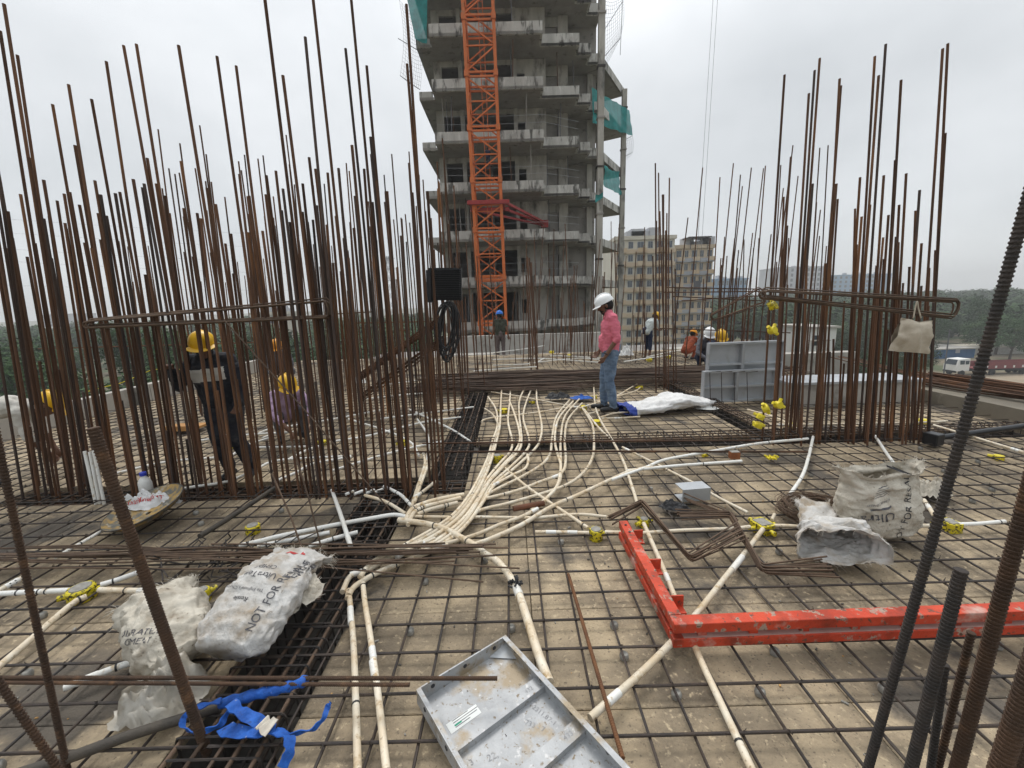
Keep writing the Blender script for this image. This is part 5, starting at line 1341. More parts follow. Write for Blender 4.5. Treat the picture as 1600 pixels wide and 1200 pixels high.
for side in (0, 1):
    o0 = side * (nu + 1) ** 2
    for i in range(nu):
        for j in range(nu):
            q = o0 + i * (nu + 1) + j; bm_.face((q, q + nu + 1, q + nu + 2, q + 1) if side == 0 else (q, q + 1, q + nu + 2, q + nu + 1))
bm_.build('bag_body', M_['bagcloth'], bt, True)
for sy in (-.02, .02):
    MB().tube(spline([P(1427, 497, Yb + sy), P(1430, 482, Yb + sy), P(1433, 471, Yb + sy), P(1435, 482, Yb + sy), P(1439, 497, Yb + sy)], 5), .006, 5).build('strap', M_['bagcloth'], bt, True)

# ============================================================ ALUMINIUM TRAY, CHANNEL, PANELS
M_['ink_faint'] = mat('faded_marker', (.2, .2, .21), (.36, .36, .36), 40, .8)
ZT = .125
A = G(650, 1077, ZT); B = G(790, 992, ZT); Cc = G(990, 1200, ZT)
ex = (B - A); wT = ex.length; ex.normalize(); ey = ex.cross(V(0, 0, 1)); ey.normalize()   # points toward the camera
if ey.dot(Cc - B) < 0: ey = -ey
lT = 1.15
ez = ex.cross(ey); ez = ez if ez.z > 0 else -ez
tray = thing('formwork_panel', 'bare aluminium formwork tray with ribs and handwriting lying before the camera', 'formwork panel', A)
tray.matrix_world = Matrix(((ex.x, ey.x, 0, A.x), (ex.y, ey.y, 0, A.y), (0, 0, 1, ZT - .07), (0, 0, 0, 1)))
flip = ex.cross(ey).z < 0
hT = .07; th = .006
MB().bb((0, 0, 0), (wT, lT, .006)).build('face_sheet', M_['alu'], tray)
def flange(a, b_, holes_axis):
    o = MB().bb(a, b_).build('side_flange', M_['alu'], tray)
    return o
flange((0, 0, .006), (th, lT, hT), 1); flange((wT - th, 0, .006), (wT, lT, hT), 1); flange((th, 0, .006), (wT - th, th, hT), 0)
MB().bb((th, 0.001, hT - .004), (th + .012, lT, hT + .001)).build('rim_lip', M_['alu'], tray); MB().bb((wT - th - .016, 0.001, hT - .004), (wT - th, lT, hT + .001)).build('rim_lip', M_['alu'], tray)
ribs = (.28, .51, .74, .97)
for y in ribs:
    o = MB(); o.bb((th, y, .006), (wT - th, y + .006, .034)); o.bb((th, y - .05, .030), (wT - th, y, .034)); o.bb((th, y - .05, .0062), (wT - th, y - .046, .0295))
    o.build('rib', M_['alu'], tray)
hole = MB().lathe([(.009, -.0012), (.009, .0012)], 12).mesh('bolt_hole', M_['ink'])
for k in range(6):
    for x in (wT + .001, -.001):
        link('bolt_hole', hole, tray, Matrix.Translation((x, .08 + k * .18, .045)) @ Matrix.Rotation(R(90), 4, 'Y'))
        link('bolt_hole', hole, tray, Matrix.Translation((x + (-.008 if x > 0 else .008), .08 + k * .18, .045)) @ Matrix.Rotation(R(90), 4, 'Y'))
for k in range(3): link('bolt_hole', hole, tray, Matrix.Translation((.07 + k * (wT - .14) / 2, th + .001, .045)) @ Matrix.Rotation(R(90), 4, 'X'))
gus = MB(); gus.v = [V(wT - th, th, .007), V(wT - .1, th, .012), V(wT - th, .09, .012), V(wT - th, th, .035)]; gus.face((0, 1, 2)); gus.face((0, 3, 1)); gus.face((1, 3, 2)); gus.face((0, 2, 3)); gus.build('corner_gusset', M_['alu_clean'], tray)
def scrawl(txt, size, x, y, z, ang=0, mt='ink_faint'):
    me = text_mesh(txt, size); me.materials.append(M_[mt])
    sx = -1 if flip else 1
    # readable from above: text x along ex, text y away from the camera (-ey)
    Mt = Matrix.Translation((x, y, z)) @ Matrix.Rotation(R(ang), 4, 'Z') @ Matrix.Scale(-1, 4, V(0, 1, 0))
    if not flip: Mt = Matrix.Translation((x, y, z)) @ Matrix.Rotation(R(ang), 4, 'Z') @ Matrix.Rotation(R(180), 4, 'X')
    o = link('handwriting', me, tray, Mt); return o
MB().bb((.05, .155, .0063), (.185, .2, .0072)).build('paper_label', M_['sawdust'], tray)
for k in range(4): MB().bb((.075, .157 + k * .01, .0073), (.075 + random.uniform(.05, .11), .1595 + k * .01, .0078)).build('printed_line', M_['ink_grey'], tray)
MB().bb((.075, .178, .0079), (.105, .184, .0082)).build('printed_line', mat('green_ink', (.03, .35, .22)), tray)
def hand(txt, size, x, y, z, ang=0): scrawl(txt, size, x, y, z, ang)
hand('433', .028, wT - .07, .49, .0346, 3); hand('1295 - R02', .026, wT * .40, .72, .0346, -2); hand('Fyst 200', .026, wT * .62, .725, .0346, 2); hand('432', .026, wT - .07, .26, .0346, 2)
hand('22', .034, .07, .44, .0068, 20); hand('595', .034, .14, .46, .0068, -6); hand('2311.87-1', .028, wT - .075, .36, .0068, 78); hand('733 - 7', .028, wT - .13, .37, .0068, 60); hand('22,', .034, .13, .36, .0068, 12); hand('3', .03, .06, .33, .0068, 0)
# small aluminium channel
cp = G(1088, 783, .055); ch = thing('aluminium_channel', 'short square aluminium channel lying open end out on the mesh', 'channel', cp, None, (0, 0, R(6)))
cw, chh, cdp = .235, .105, .13
MB().bb((-cw / 2, -.0, .0), (cw / 2, .005, chh)).build('channel_web', M_['alu_clean'], ch)
MB().bb((-cw / 2, .005, chh - .005), (cw / 2, cdp, chh)).build('channel_flange', M_['alu_clean'], ch)
MB().bb((-cw / 2, .005, 0), (cw / 2, cdp, .005)).build('channel_flange', M_['alu_clean'], ch)
# upright panels on the far mesh
def form_panel(label, p0, p1, h, tilt=0.0):
    d = p1 - p0; w = d.length
    t = thing('formwork_panel', label, 'formwork panel', p0); t.rotation_euler = (tilt, 0, math.atan2(d.y, d.x))
    MB().bb((0, .0, 0), (w, .008, h)).build('face_sheet', M_['alu_clean'], t)
    for x in (0, w - .02): MB().bb((x, -.07, 0), (x + .02, -.001, h)).build('side_flange', M_['alu_clean'], t)
    for z in (0, h / 2 - .02, h - .03): MB().bb((.02, -.065, z), (w - .02, -.001, z + .03)).build('rib', M_['alu_clean'], t)
    for x in (w * .44,): MB().bb((x, -.07, .031), (x + .045, -.002, h - .031)).build('stiffener', mat('dull_aluminium', (.36, .37, .38), rough=.6, metal=.3), t)
    return t
Yp = 6.2
pb0, pb1 = P(1094, 628, Yp), P(1212, 626, Yp); pb0.z = pb1.z = .055
form_panel('lower aluminium formwork panel standing behind the sacking', V(pb0.x, Yp, .055), V(pb1.x, Yp + .1, .055), .5)
pt0, pt1 = P(1103, 580, Yp + .1), P(1219, 575, Yp + .2)
form_panel('upper aluminium formwork panel stacked behind the lower one', V(pt0.x, Yp + .12, .3), V(pt1.x, Yp + .22, .3), P(1103, 536, Yp + .1).z - .3)
lk = thing('bent_link', 'thin bent black links hooked in front of the stacked panels', 'rebar links', (0, 0, 0))
for x in (1110, 1128, 1148, 1168):
    MB().tube([P(x, 630, 6.0), P(x - 1, 582, 6.0), P(x + 16, 580, 6.02)], .006, 5).build('link', M_['mesh'], lk)

# ============================================================ RED FRAME
rf = thing('steel_frame', 'red painted steel frame corner with double rails lying on the mesh', 'steel frame', (0, 0, 0))
zl, zu = .062, .138
c1 = G(1052, 1013, zl); c2 = G(1640, 990, zl)
dx = (c2 - c1).normalized(); dpt = G(970, 848, zl) - c1
lside = dpt.length; dside = dpt.normalized()
def rail(a, b_, z, w, h, mt='redpaint', part='rail'):
    a, b_ = a.copy(), b_.copy(); a.z = b_.z = z + h / 2
    m = MB(); m.beam(a, b_, w, h); o = m.build(part, M_[mt], rf)
    bv = o.modifiers.new('edge', 'BEVEL'); bv.width = .004; bv.segments = 2
    return o
nrm = V(-dx.y, dx.x, 0)
rail(c1 + nrm * .03, c2 + nrm * .03, zl, .06, .046); rail(c1 + nrm * .03, c2 + nrm * .03, zu, .06, .05)
s0 = c1 + nrm * .062
sn = V(dside.y, -dside.x, 0)
rail(s0 + sn * .03 , s0 + dside * lside + sn * .03, zl, .058, .046); rail(s0 + sn * .03, s0 + dside * lside + sn * .03, zu, .058, .05)
for k in range(7):
    a = c1 + dx * (.14 + k * .24) + nrm * .03
    MB().box((a.x, a.y, zl + .0625), (.04, .03, .027)).build('spacer', M_['redpaint'], rf)
dm = MB(); da, db = c1 + nrm * .03, c2 + nrm * .03; da.z = db.z = zl + .0475; dm.beam(da + dx * .05, db, .05, .002); dm.build('mortar_dust', mat('pink_mortar_dust', (.5, .34, .3), (.42, .25, .21), 12, .9), rf)
for f_ in (.15, .5, .86):
    a = s0 + dside * lside * f_ + sn * .092
    m = MB(); Mr = Matrix.Rotation(math.atan2(dside.y, dside.x), 3, 'Z')
    m.box((a.x, a.y, .15), (.008, .065, .07), Mr); q = a + Mr @ V(-.025, 0, 0); m.box((q.x, q.y, .12), (.05, .06, .008), Mr)
    m.build('bracket', M_['redpaint'], rf)
for k in range(2):
    q = s0 + dside * lside * (.93 - k * .1) + sn * .03
    MB().lathe([(.008, -.001), (.008, .002)], 10, None, (q.x, q.y, zu + .053)).build('bolt_hole', M_['ink'], rf)

# ============================================================ BENT BAR BUNDLES (chairs)
def bent(label, pts, n, r, spread, zz):
    t = thing('bent_bar_bundle', label, 'bent bars', (0, 0, 0))
    for i in range(n):
        f_ = (i / (n - 1) - .5)
        w = []
        for k, (x, y) in enumerate(pts):
            p = G(x, y, zz[k]) + V(random.uniform(-.012, .012), f_ * spread[k] + random.uniform(-.006, .006), random.uniform(0, .04) * (k in (0, len(pts) - 1)))
            p.z += .011 * (i % 4); w.append(p)
        # rounded bends
        q = [w[0]]
        for k in range(1, len(w) - 1):
            a, b_, c = w[k - 1], w[k], w[k + 1]; d1 = (a - b_).normalized() * .025; d2 = (c - b_).normalized() * .025
            for u in (0, .33, .66, 1): q.append((b_ + d1).lerp(b_, u).lerp(b_.lerp(b_ + d2, u), u))
        q.append(w[-1])
        MB().tube(q, r, 6).build('bent_bar', M_['brown_rod'], t, smooth=60)
bent('zigzag bundle of bent brown bars nearer the red frame', [(952, 818), (1003, 788), (1078, 875), (1158, 838)], 9, .0055, (.1, .03, .05, .14), (.055, .12, .075, .1))
bent('zigzag bundle of bent brown bars reaching the crumpled sack', [(1058, 810), (1140, 806), (1190, 893), (1297, 893)], 9, .0055, (.12, .03, .05, .12), (.07, .13, .075, .08))
bent('loose bent bars under the black rag', [(1070, 785), (1135, 806), (1150, 815)], 4, .0055, (.06, .03, .05), (.06, .1, .08))
# wire coil
wc_ = thing('wire_coil', 'tangled coil of thin brown tying wire beside the sacks', 'wire coil', G(1275, 800, .05))
wm_ = MB()
for i in range(85):
    rx, ry = random.uniform(.17, .27), random.uniform(.13, .21); ph_ = random.uniform(0, 6.28); cz = random.uniform(.004, .06); ox, oy = random.uniform(-.04, .04), random.uniform(-.03, .03)
    a0 = random.uniform(0, 6.28); sp_ = random.uniform(2.2, 5.5)
    wm_.tube([V(ox + rx * math.cos(a0 + sp_ * k / 16), oy + ry * math.sin(a0 + sp_ * k / 16), cz + .02 * math.sin(3 * k / 16 + ph_)) for k in range(17)], .0022, 4)
tag(wm_.build('wire_strand', M_['brown_rod'], wc_), kind='stuff')
# dark scrap links and offcuts heaped at the trough
sp = thing('scrap_heap', 'heap of dark bent offcuts and links beside the trough under the rods', 'scrap heap', G(365, 905, .03))
for i in range(46):
    p = V(random.uniform(-.42, .25), random.uniform(-.12, .2), random.uniform(.01, .12)); a = random.uniform(0, 3.1); l = random.uniform(.1, .32)
    d = V(math.cos(a), math.sin(a), random.uniform(-.12, .12)); q = p + d * l; k = q + V(random.uniform(-.06, .06), random.uniform(-.06, .06), random.uniform(-.02, .05))
    MB().tube([p, q, k], .0045, 5).build('offcut', M_['dark_bar'], sp)
for (pts, r_, lab, mt) in (([(255, 1000), (330, 950), (445, 882)], .024, 'thick muddy pipe lying behind the printed sack', 'dirtypipe'), ([(312, 838), (365, 805), (430, 762)], .02, 'muddy pipe with an orange scrape beside the round taped box', 'dirtypipe'), ([(20, 1212), (110, 1183), (200, 1150), (300, 1118), (345, 1104)], .019, 'thick brown cable lying across the mesh at the corner', 'dirtypipe')):
    o = MB().tube(spline([G(x, y, .075) for x, y in pts], 8), r_, 12).build('muddy_pipe', M_[mt], None, 60); tag(o, lab, 'pipe')
a, b_ = G(802, 795, .09), G(850, 786, .09)
tag(MB().tube([a, b_], .022, 12).build('pipe_offcut', mat('rusty_tube', (.16, .06, .03), (.1, .045, .025), 12, .8), None, 60), 'short rust red tube lying among the conduits', 'tube')
# ============================================================ BLUE STRAP
bs = thing('lifting_strap', 'blue lifting strap with a torn tail tangled over the beam trough', 'strap', (0, 0, 0))
def ribbon(pts, w, mt, part, tw=.0, n=8):
    q = spline(pts, n); m = MB()
    for i, p in enumerate(q):
        tdir = (q[min(i + 1, len(q) - 1)] - q[max(i - 1, 0)]).normalized(); up = V(.2 * math.sin(i * .5), .35 * math.sin(i * .31), 1)
        s = tdir.cross(up).normalized(); a = tw * i; s = (s * math.cos(a) + s.cross(tdir) * math.sin(a)); nr = s.cross(tdir)
        ww = w * (1 + .25 * noise.noise(p * 15))
        for sx, sz in ((-1, -1), (1, -1), (1, 1), (-1, 1)): m.v.append(p + s * ww / 2 * sx + nr * .002 * sz + nr * .005 * math.sin(i * .9 + sx))
    k = len(q)
    for i in range(k - 1):
        for j in range(4): m.face((i * 4 + j, i * 4 + (j + 1) % 4, (i + 1) * 4 + (j + 1) % 4, (i + 1) * 4 + j))
    m.face((3, 2, 1, 0)); m.face([(k - 1) * 4 + j for j in range(4)])
    return m.build(part, M_[mt], bs, 35)
g_ = lambda pts, z: [G(x, y, zz) for (x, y), zz in zip(pts, z)]
MB().tube(spline(g_([(345, 1100), (400, 1085), (440, 1075), (480, 1063)], [.1, .15, .17, .19]), 6), [.017 + .003 * (k % 3) for k in range(19)], 12).build('wrapped_roll', M_['blue'], bs, True)
ribbon(g_([(360, 1098), (375, 1112), (400, 1125), (425, 1140)], [.17, .15, .12, .1]), .042, 'blue', 'strap_band')
ribbon(g_([(430, 1140), (400, 1145), (365, 1142), (350, 1138)], [.1, .11, .1, .08]), .045, 'blue', 'strap_band')
ribbon(g_([(345, 1095), (310, 1105), (285, 1125), (300, 1145), (340, 1135), (358, 1110)], [.13, .12, .1, .08, .08, .1]), .022, 'blue', 'strap_loop', .05)
ribbon(g_([(420, 1142), (470, 1145), (500, 1130), (512, 1105), (516, 1098)], [.09, .07, .07, .08, .09]), .022, 'blue', 'strap_tail', .12)
ribbon(g_([(428, 1142), (450, 1152), (452, 1175), (440, 1200)], [.1, .1, .08, .06]), .04, 'blue', 'strap_tail', .06)
o = ribbon(g_([(408, 1128), (415, 1132), (425, 1138)], [.13, .125, .12]), .062, 'thread', 'strap_label')
# ============================================================ STAINED PAN, BAG, BOTTLE
M_['bagfilm'] = mat('thin_white_film', (.68, .68, .68), (.58, .58, .58), 7, .35, bump=.3, bscale=30, trans=.15)
pc = G(238, 808, .06); pan = thing('mortar_pan', 'round yellow mortar pan crusted grey, tilted on the mesh', 'pan', pc + V(0, -.02, .04), None, (R(13), R(-10), 0))
MB().lathe([(.02, .0), (.16, .004), (.235, .04), (.262, .075), (.27, .08), (.262, .082), (.23, .048), (.155, .013), (.02, .008)], 36, cap=False).build('pan_body', M_['pan'], pan, 40)
MB().tube([V(.266 * math.cos(2 * math.pi * k / 36), .266 * math.sin(2 * math.pi * k / 36), .08) for k in range(36)], .005, 6, closed=True).build('pan_rim', M_['dirtypipe'], pan, True)
t, m = cloth_lump('carrier_bag', 'white plastic carrier bag with red print behind the mortar pan', 'bag', (232, 788), .25, .11, .12, 'bagfilm', 41, z=.11, part='bag_film', rough=.7)
rb = []
for k in range(3):
    me = text_mesh(['Thank', 'You', 'VISIT'][k], .055); ob = decal(me, m, V(-.05 + k * .07, -.03 + k * .02, 0), V(1, .25, 0), V(-.25, 1, 0), V(0, -.6, 1), 'redink', 'lettering', t)
bo = thing('water_bottle', 'white plastic bottle with a blue cap behind the carrier bag', 'bottle', G(212, 784, .05) + V(0, .12, .03))
MB().lathe([(.045, 0), (.05, .01), (.05, .09), (.04, .125), (.02, .15), (.02, .165)], 18).build('bottle_body', M_['whitepaint'], bo, 40)
MB().lathe([(.026, .163), (.026, .19), (.022, .194)], 14).build('bottle_cap', mat('blue_cap', (.03, .05, .4), rough=.4), bo, 40)
# ============================================================ BLACK ELBOW PIPE
ep = thing('elbow_pipe', 'black plastic pipe with a square socket box lying at the far corner', 'pipe', (0, 0, 0))
a, b_ = G(1466, 684, .1), G(1640, 660, .16)
MB().tube([a, b_], .03, 14).build('pipe_length', M_['blackplastic'], ep, 60)
m = MB(); m.box(a + V(-.05, 0, -.01), (.13, .13, .13), Matrix.Rotation(.3, 3, 'Z')); o = m.build('socket_box', M_['blackplastic'], ep); bv = o.modifiers.new('edge', 'BEVEL'); bv.width = .012; bv.segments = 2
# timber offcut behind the bars, bamboo strip
tb = thing('plywood_offcut', 'orange plywood board on the mesh behind the wall bars', 'board', G(278, 672, .06))
MB().bb((-.2, 0, 0), (.26, .25, .03)).build('board_sheet', M_['timber'], tb); MB().bb((-.2, -.03, -.01), (.26, -.002, .06)).build('board_edge', M_['timber'], tb)
q = [P(353, 650, 3.86), P(358, 620, 3.86), P(362, 585, 3.87), P(361, 555, 3.88)]
tag(MB().tube(spline(q, 5), [.004] + [.009] * 14 + [.003], 6).build('bamboo_strip', M_['bamboo'], None, True), 'curved split bamboo strip held upright before the dark jacket', 'bamboo strip')
# yellow cord strung behind the bars
q = [P(135, 612, 6.4), P(165, 604, 6.5), P(190, 598, 6.6), P(232, 580, 6.7), P(246, 577, 6.7), P(290, 577, 6.8)]
tag(MB().tube(spline(q, 4), .006, 5).build('yellow_cord', M_['yellow_far']), 'thin yellow cord strung along the low wall', 'cord')
# ============================================================ FLOODLIGHT AND CABLE
Yf = 5.85
f0, f1 = P(676, 470, Yf), P(720, 419, Yf)
fl = thing('floodlight', 'black finned floodlight mounted high on the wall bars', 'floodlight', ((f0.x + f1.x) / 2, Yf, (f0.z + f1.z) / 2), None, (0, R(2), R(-8)))
fw, fhh = f1.x - f0.x, f1.z - f0.z
MB().bb((-fw / 2, -.01, -fhh / 2), (fw / 2, .05, fhh / 2)).build('lamp_housing', M_['blackplastic'], fl)
for k in range(17):
    z = -fhh / 2 + .02 + k * (fhh - .04) / 16
    MB().bb((-fw / 2 + .01, -.06, z - .004), (fw / 2 - .01, -.011, z + .004)).build('cooling_fin', M_['blackplastic'], fl)
MB().bb((-fw / 2 - .07, -.04, -fhh / 2 - .03), (-fw / 2 - .003, .03, fhh / 2 - .02)).build('driver_box', M_['blackplastic'], fl)
MB().bb((-fw / 2 - .06, .05, fhh / 2 - .05), (fw / 2, .07, fhh / 2 + .015)).build('bracket', M_['blackplastic'], fl)
cc = thing('cable_coil', 'coil of black cable hanging under the floodlight', 'cable', P(699, 515, Yf - .1))
for i in range(13):
    w_, h_ = random.uniform(.07, .15), random.uniform(.3, .42); ox, oz = random.uniform(-.03, .03), random.uniform(-.03, .03) - (h_ - .36); oy = random.uniform(-.035, .03)
    lean_ = random.uniform(.02, .12)
    MB().tube([V(ox + w_ * math.sin(a) * (1 + .15 * math.sin(2 * a + i)) + lean_ * -math.cos(a) * -.5, oy + .01 * math.sin(3 * a + i), oz + h_ * math.cos(a)) for a in [2 * math.pi * k / 28 for k in range(28)]], .0085, 6, closed=True).build('cable_loop', M_['black_rubber'], cc, True)
# far clutter: bundles of wrapped scaffold on lower slab
for x, y, w_, h_, lab in ((1060, 545, .5, .35, 'small stack of grey boards beside the red crouching figure'), (740, 548, .7, .3, 'low grey crate at the foot of the crane')):
    p = P(x, y, 14.2); t = thing('board_stack', lab, 'boards', V(p.x, 14.2, -.45))
    for k in range(5): MB().bb((-w_ + random.uniform(-.05, .05), -.3, k * .09), (w_ + random.uniform(-.05, .05), .3, k * .09 + .075)).build('board', M_['conc_light'], t)
# ============================================================ PEOPLE
def caps_mesh(prims):
    m = MB()
    for (a, ra, b_, rb, tg) in prims:
        a, b_ = Vector(a), Vector(b_); d = b_ - a
        if d.length < 1e-4: d = V(0, 0, 1e-3); b_ = a + d
        e = d.normalized(); pts, rs = [], []
        for k in range(4):
            t = R(-85 + k * 28.3); pts.append(a + e * ra * math.sin(t)); rs.append(ra * math.cos(t))
        pts.append(a); rs.append(ra); pts.append(a.lerp(b_, .5)); rs.append((ra + rb) / 2); pts.append(b_); rs.append(rb)
        for k in range(4):
            t = R(k * 28.3 + .1); pts.append(b_ + e * rb * math.sin(max(t, .02))); rs.append(rb * math.cos(t))
        m.tube(pts, rs, 14)
    return m
def person(label, loc, yaw, J, mats, helmet=None, scale=1.0, vox=.01, face=V(0, 1, 0), belt=None, hands='relaxed', extra=None, group=None):
    """J: joint dict, local frame, facing +y. mats: dict tag -> material key"""
    J = {k: Vector(v) for k, v in J.items()}
    pr = []
    bk = mats.get('bulk', 1.0)
    def add(a, ra, b_, rb, tg):
        k = bk if tg in ('top', 'leg') else 1.0
        pr.append((a, ra * k, b_, rb * k, tg))
    sd_ = (J['shR'] - J['shL']).normalized(); hs = (J['hpR'] - J['hpL']).normalized()
    ch, pe, ne, he = J['chest'], J['pel'], J['neck'], J['head']
    tf = sd_.cross((ch - pe).normalized()); tf = -tf if tf.dot(face) < 0 else tf
    for s in (-1, 1):
        add(pe + hs * .075 * s, .105, ch + sd_ * .085 * s, .115, 'top')
        add(ch + sd_ * .085 * s, .11, ne.lerp(ch, .45) + sd_ * .1 * s, .075, 'top')
    be = pe.lerp(ch, .4)
    add(be + tf * .05, .115, pe.lerp(ch, .15) + tf * .045, .105, 'top')
    add(pe - tf * .04 - V(0, 0, .02), .10, pe - tf * .03 + V(0, 0, .05), .1, 'leg')
    add(J['hpL'], .1, J['hpR'], .1, 'leg')
    add(J['shL'], .066, J['shR'], .066, 'top'); add(ne, .058, he - V(0, 0, .06), .052, 'skin')
    add(ne + sd_ * .05, .055, ne - sd_ * .05, .055, 'top')
    up = (he - ne).normalized(); fz = face.normalized(); fz = (fz - up * fz.dot(up) * .5).normalized()
    sh = fz.cross(up).normalized(); hu = sh.cross(fz).normalized()
    add(he + hu * .035 - fz * .015, .088, he + hu * .03 + fz * .02, .084, 'skin')
    add(he - fz * .028 + hu * .03, .096, he - fz * .04 - hu * .01, .085, 'hair')
    add(he - hu * .045 + fz * .045, .058, he - hu * .075 + fz * .06, .042, 'skin')
    add(he - hu * .085 + fz * .062, .04, he - hu * .06 + fz * .06, .045, 'beard')
    add(he + fz * .1 + hu * .015, .011, he + fz * .117 - hu * .018, .017, 'skin')
    add(he + fz * .098 - hu * .05 - sh * .014, .011, he + fz * .098 - hu * .05 + sh * .014, .011, 'beard')
    for s in (-1, 1):
        add(he + sh * .088 * s - hu * .0, .02, he + sh * .09 * s - hu * .03, .013, 'skin')
        add(he + fz * .088 + sh * .033 * s + hu * .018, .012, he + fz * .09 + sh * .036 * s + hu * .018, .012, 'eye')
    for q in 'LR':
        s, e_, h = J['sh' + q], J['el' + q], J['ha' + q]
        add(s, .064, s.lerp(e_, .6), .055, 'top'); add(s.lerp(e_, .6), .055, e_, .046, 'top' if mats.get('sleeve') != 'short' else 'skin')
        lo = mats.get('cuff', .45)
        k = e_.lerp(h, lo)
        add(e_, .047, k, .041, 'top' if mats.get('sleeve') in ('long', 'rolled') else 'skin'); add(k, .037, h, .027, 'skin')
        if mats.get('sleeve') == 'long': add(k, .041, h.lerp(k, .15), .034, 'top')
        fd = (h - e_).normalized(); cr_ = J.get('curl' + q, V(0, 1, 0) * .3); cr_ = Vector(cr_)
        px_ = fd.cross(cr_).normalized(); nr = px_.cross(fd).normalized()
        nr = nr if nr.dot(cr_) > 0 else -nr
        pm = h + fd * .075
        for t in (-1, 0, 1): add(h + px_ * .012 * t, .017, pm + px_ * .026 * t, .0135, 'skin')
        for i, t in enumerate((-1.15, -.4, .4, 1.15)):
            ln = (.033, .039, .037, .029)[i] if q == 'L' else (.029, .037, .039, .033)[i]
            b0 = pm + px_ * .029 * t; cu = .55 if hands == 'relaxed' else 1.1
            b1 = b0 + (fd * math.cos(cu * .5) + nr * math.sin(cu * .5)) * ln; b2 = b1 + (fd * math.cos(cu * 1.3) + nr * math.sin(cu * 1.3)) * ln * .8
            add(b0, .0105, b1, .0095, 'skin'); add(b1, .0095, b2, .0085, 'skin')
        sgn = 1 if (px_.dot(tf) > 0) else -1
        b0 = h + fd * .025 + px_ * .02 * sgn; b1 = b0 + (fd * .6 + px_ * .6 * sgn + nr * .35).normalized() * .038; b2 = b1 + (fd * .85 + nr * .4).normalized() * .028
        add(b0, .013, b1, .011, 'skin'); add(b1, .011, b2, .009, 'skin')
        hp_, kn, an, to = J['hp' + q], J['kn' + q], J['an' + q], J['to' + q]
        add(hp_, .1, kn, .064, 'leg'); cf = mats.get('hem', .92)
        add(kn, .064, kn.lerp(an, .35), .062, 'leg'); e2 = kn.lerp(an, cf)
        add(kn.lerp(an, .35), .062, e2, .05, 'leg')
        if cf < .9: add(kn.lerp(an, .35), .05, an, .036, 'skin')
        else: add(e2, .05, an, .04, 'leg')
        td = (to - an); td.z = 0; td.normalize()
        add(an - V(0, 0, .035) - td * .045, .044, an + td * .03 - V(0, 0, .02), .046, 'shoe'); add(an - V(0, 0, .03) + td * .02, .046, to, .036, 'shoe')
    if extra: pr += extra(J, fz, sh, hu)
    src = caps_mesh(pr).mesh('tmp'); tmp = link('tmp', src)
    rm = tmp.modifiers.new('r', 'REMESH'); rm.mode = 'VOXEL'; rm.voxel_size = vox; rm.use_smooth_shade = True
    smd = tmp.modifiers.new('s', 'SMOOTH'); smd.factor = .5; smd.iterations = 2
    dg = bpy.context.evaluated_depsgraph_get(); dg.update()
    me = bpy.data.meshes.new_from_object(tmp.evaluated_get(dg)); bpy.data.objects.remove(tmp)
    me.name = 'body'
    tags = ['top', 'leg', 'skin', 'hair', 'shoe', 'beard', 'eye', 'stripe']
    me.materials.clear()
    for tg in tags: me.materials.append(M_[mats.get(tg, {'skin': 'skin', 'hair': 'hair', 'shoe': 'shoe', 'beard': 'skin', 'eye': 'hair', 'stripe': 'whitecloth'}.get(tg, 'greycloth'))])
    n = len(me.polygons); ce = np.empty(n * 3); me.polygons.foreach_get('center', ce); ce = ce.reshape(-1, 3)
    best = np.full(n, 1e9); idx = np.zeros(n, int)
    for (a, ra, b_, rb, tg) in pr:
        a_, d_ = np.array(a), np.array(b_) - np.array(a); l2 = max(1e-9, d_ @ d_)
        t = np.clip((ce - a_) @ d_ / l2, 0, 1); ds = np.linalg.norm(ce - a_ - t[:, None] * d_, axis=1) - (ra + (rb - ra) * t)
        k = ds < best; best[k] = ds[k]; idx[k] = tags.index(tg)
    if 'stripe' in mats:   # pale chest band, measured along the spine
        ax_ = np.array((ch - pe).normalized()); tt = (ce - np.array(pe)) @ ax_; z0, z1 = mats['stripe_z']
        idx[(idx == 0) & (tt > z0) & (tt < z1) & (best < .03) & (np.abs((ce - np.array(ch)) @ np.array(sd_)) < .175)] = tags.index('stripe')
    # cloth folds: displace clothing slightly
    nv = len(me.vertices); co = np.empty(nv * 3); me.vertices.foreach_get('co', co); co = co.reshape(-1, 3)
    no = np.array([v.normal for v in me.vertices]); cl_ = np.zeros(nv)
    lv = np.empty(len(me.loops), int); me.loops.foreach_get('vertex_index', lv)
    lt_ = np.empty(n, int); me.polygons.foreach_get('loop_total', lt_); fi = np.repeat(idx, lt_)
    cl_[lv[(fi == 0) | (fi == 1) | (fi == 7)]] = 1
    dn = np.array([noise.noise(Vector(c) * 9 + V(1, 2, 3)) + .6 * noise.noise(Vector((c[0] * 16, c[1] * 16, c[2] * 34))) for c in co])
    co = co + no * (dn * .012 * cl_)[:, None]
    me.vertices.foreach_set('co', co.ravel()); me.polygons.foreach_set('material_index', idx); me.update()
    t = thing('person', label, 'person', loc, group, (0, 0, yaw)); t.scale = (scale,) * 3
    link('body', me, t)
    if helmet:
        Mh = Matrix((sh, fz, hu)).transposed(); hc = he + hu * .055 - fz * .004
        m = MB(); prof = []
        for k in range(9):
            a = R(k * 11.0); prof.append((.122 * math.cos(a), .115 * math.sin(a)))
        m.lathe([(.118, -.022), (.128, -.02), (.126, .0)] + prof, 24, Mh @ Matrix.Diagonal((1, 1.14, 1)), hc)
        for k in range(-3, 4):   # raised crown ridges
            pass
        m.tube([hc + Mh @ V(0, .137 * math.cos(R(a)) , .121 * math.sin(R(a))) for a in range(15, 170, 12)], .011, 6)
        br = MB(); n0 = 13
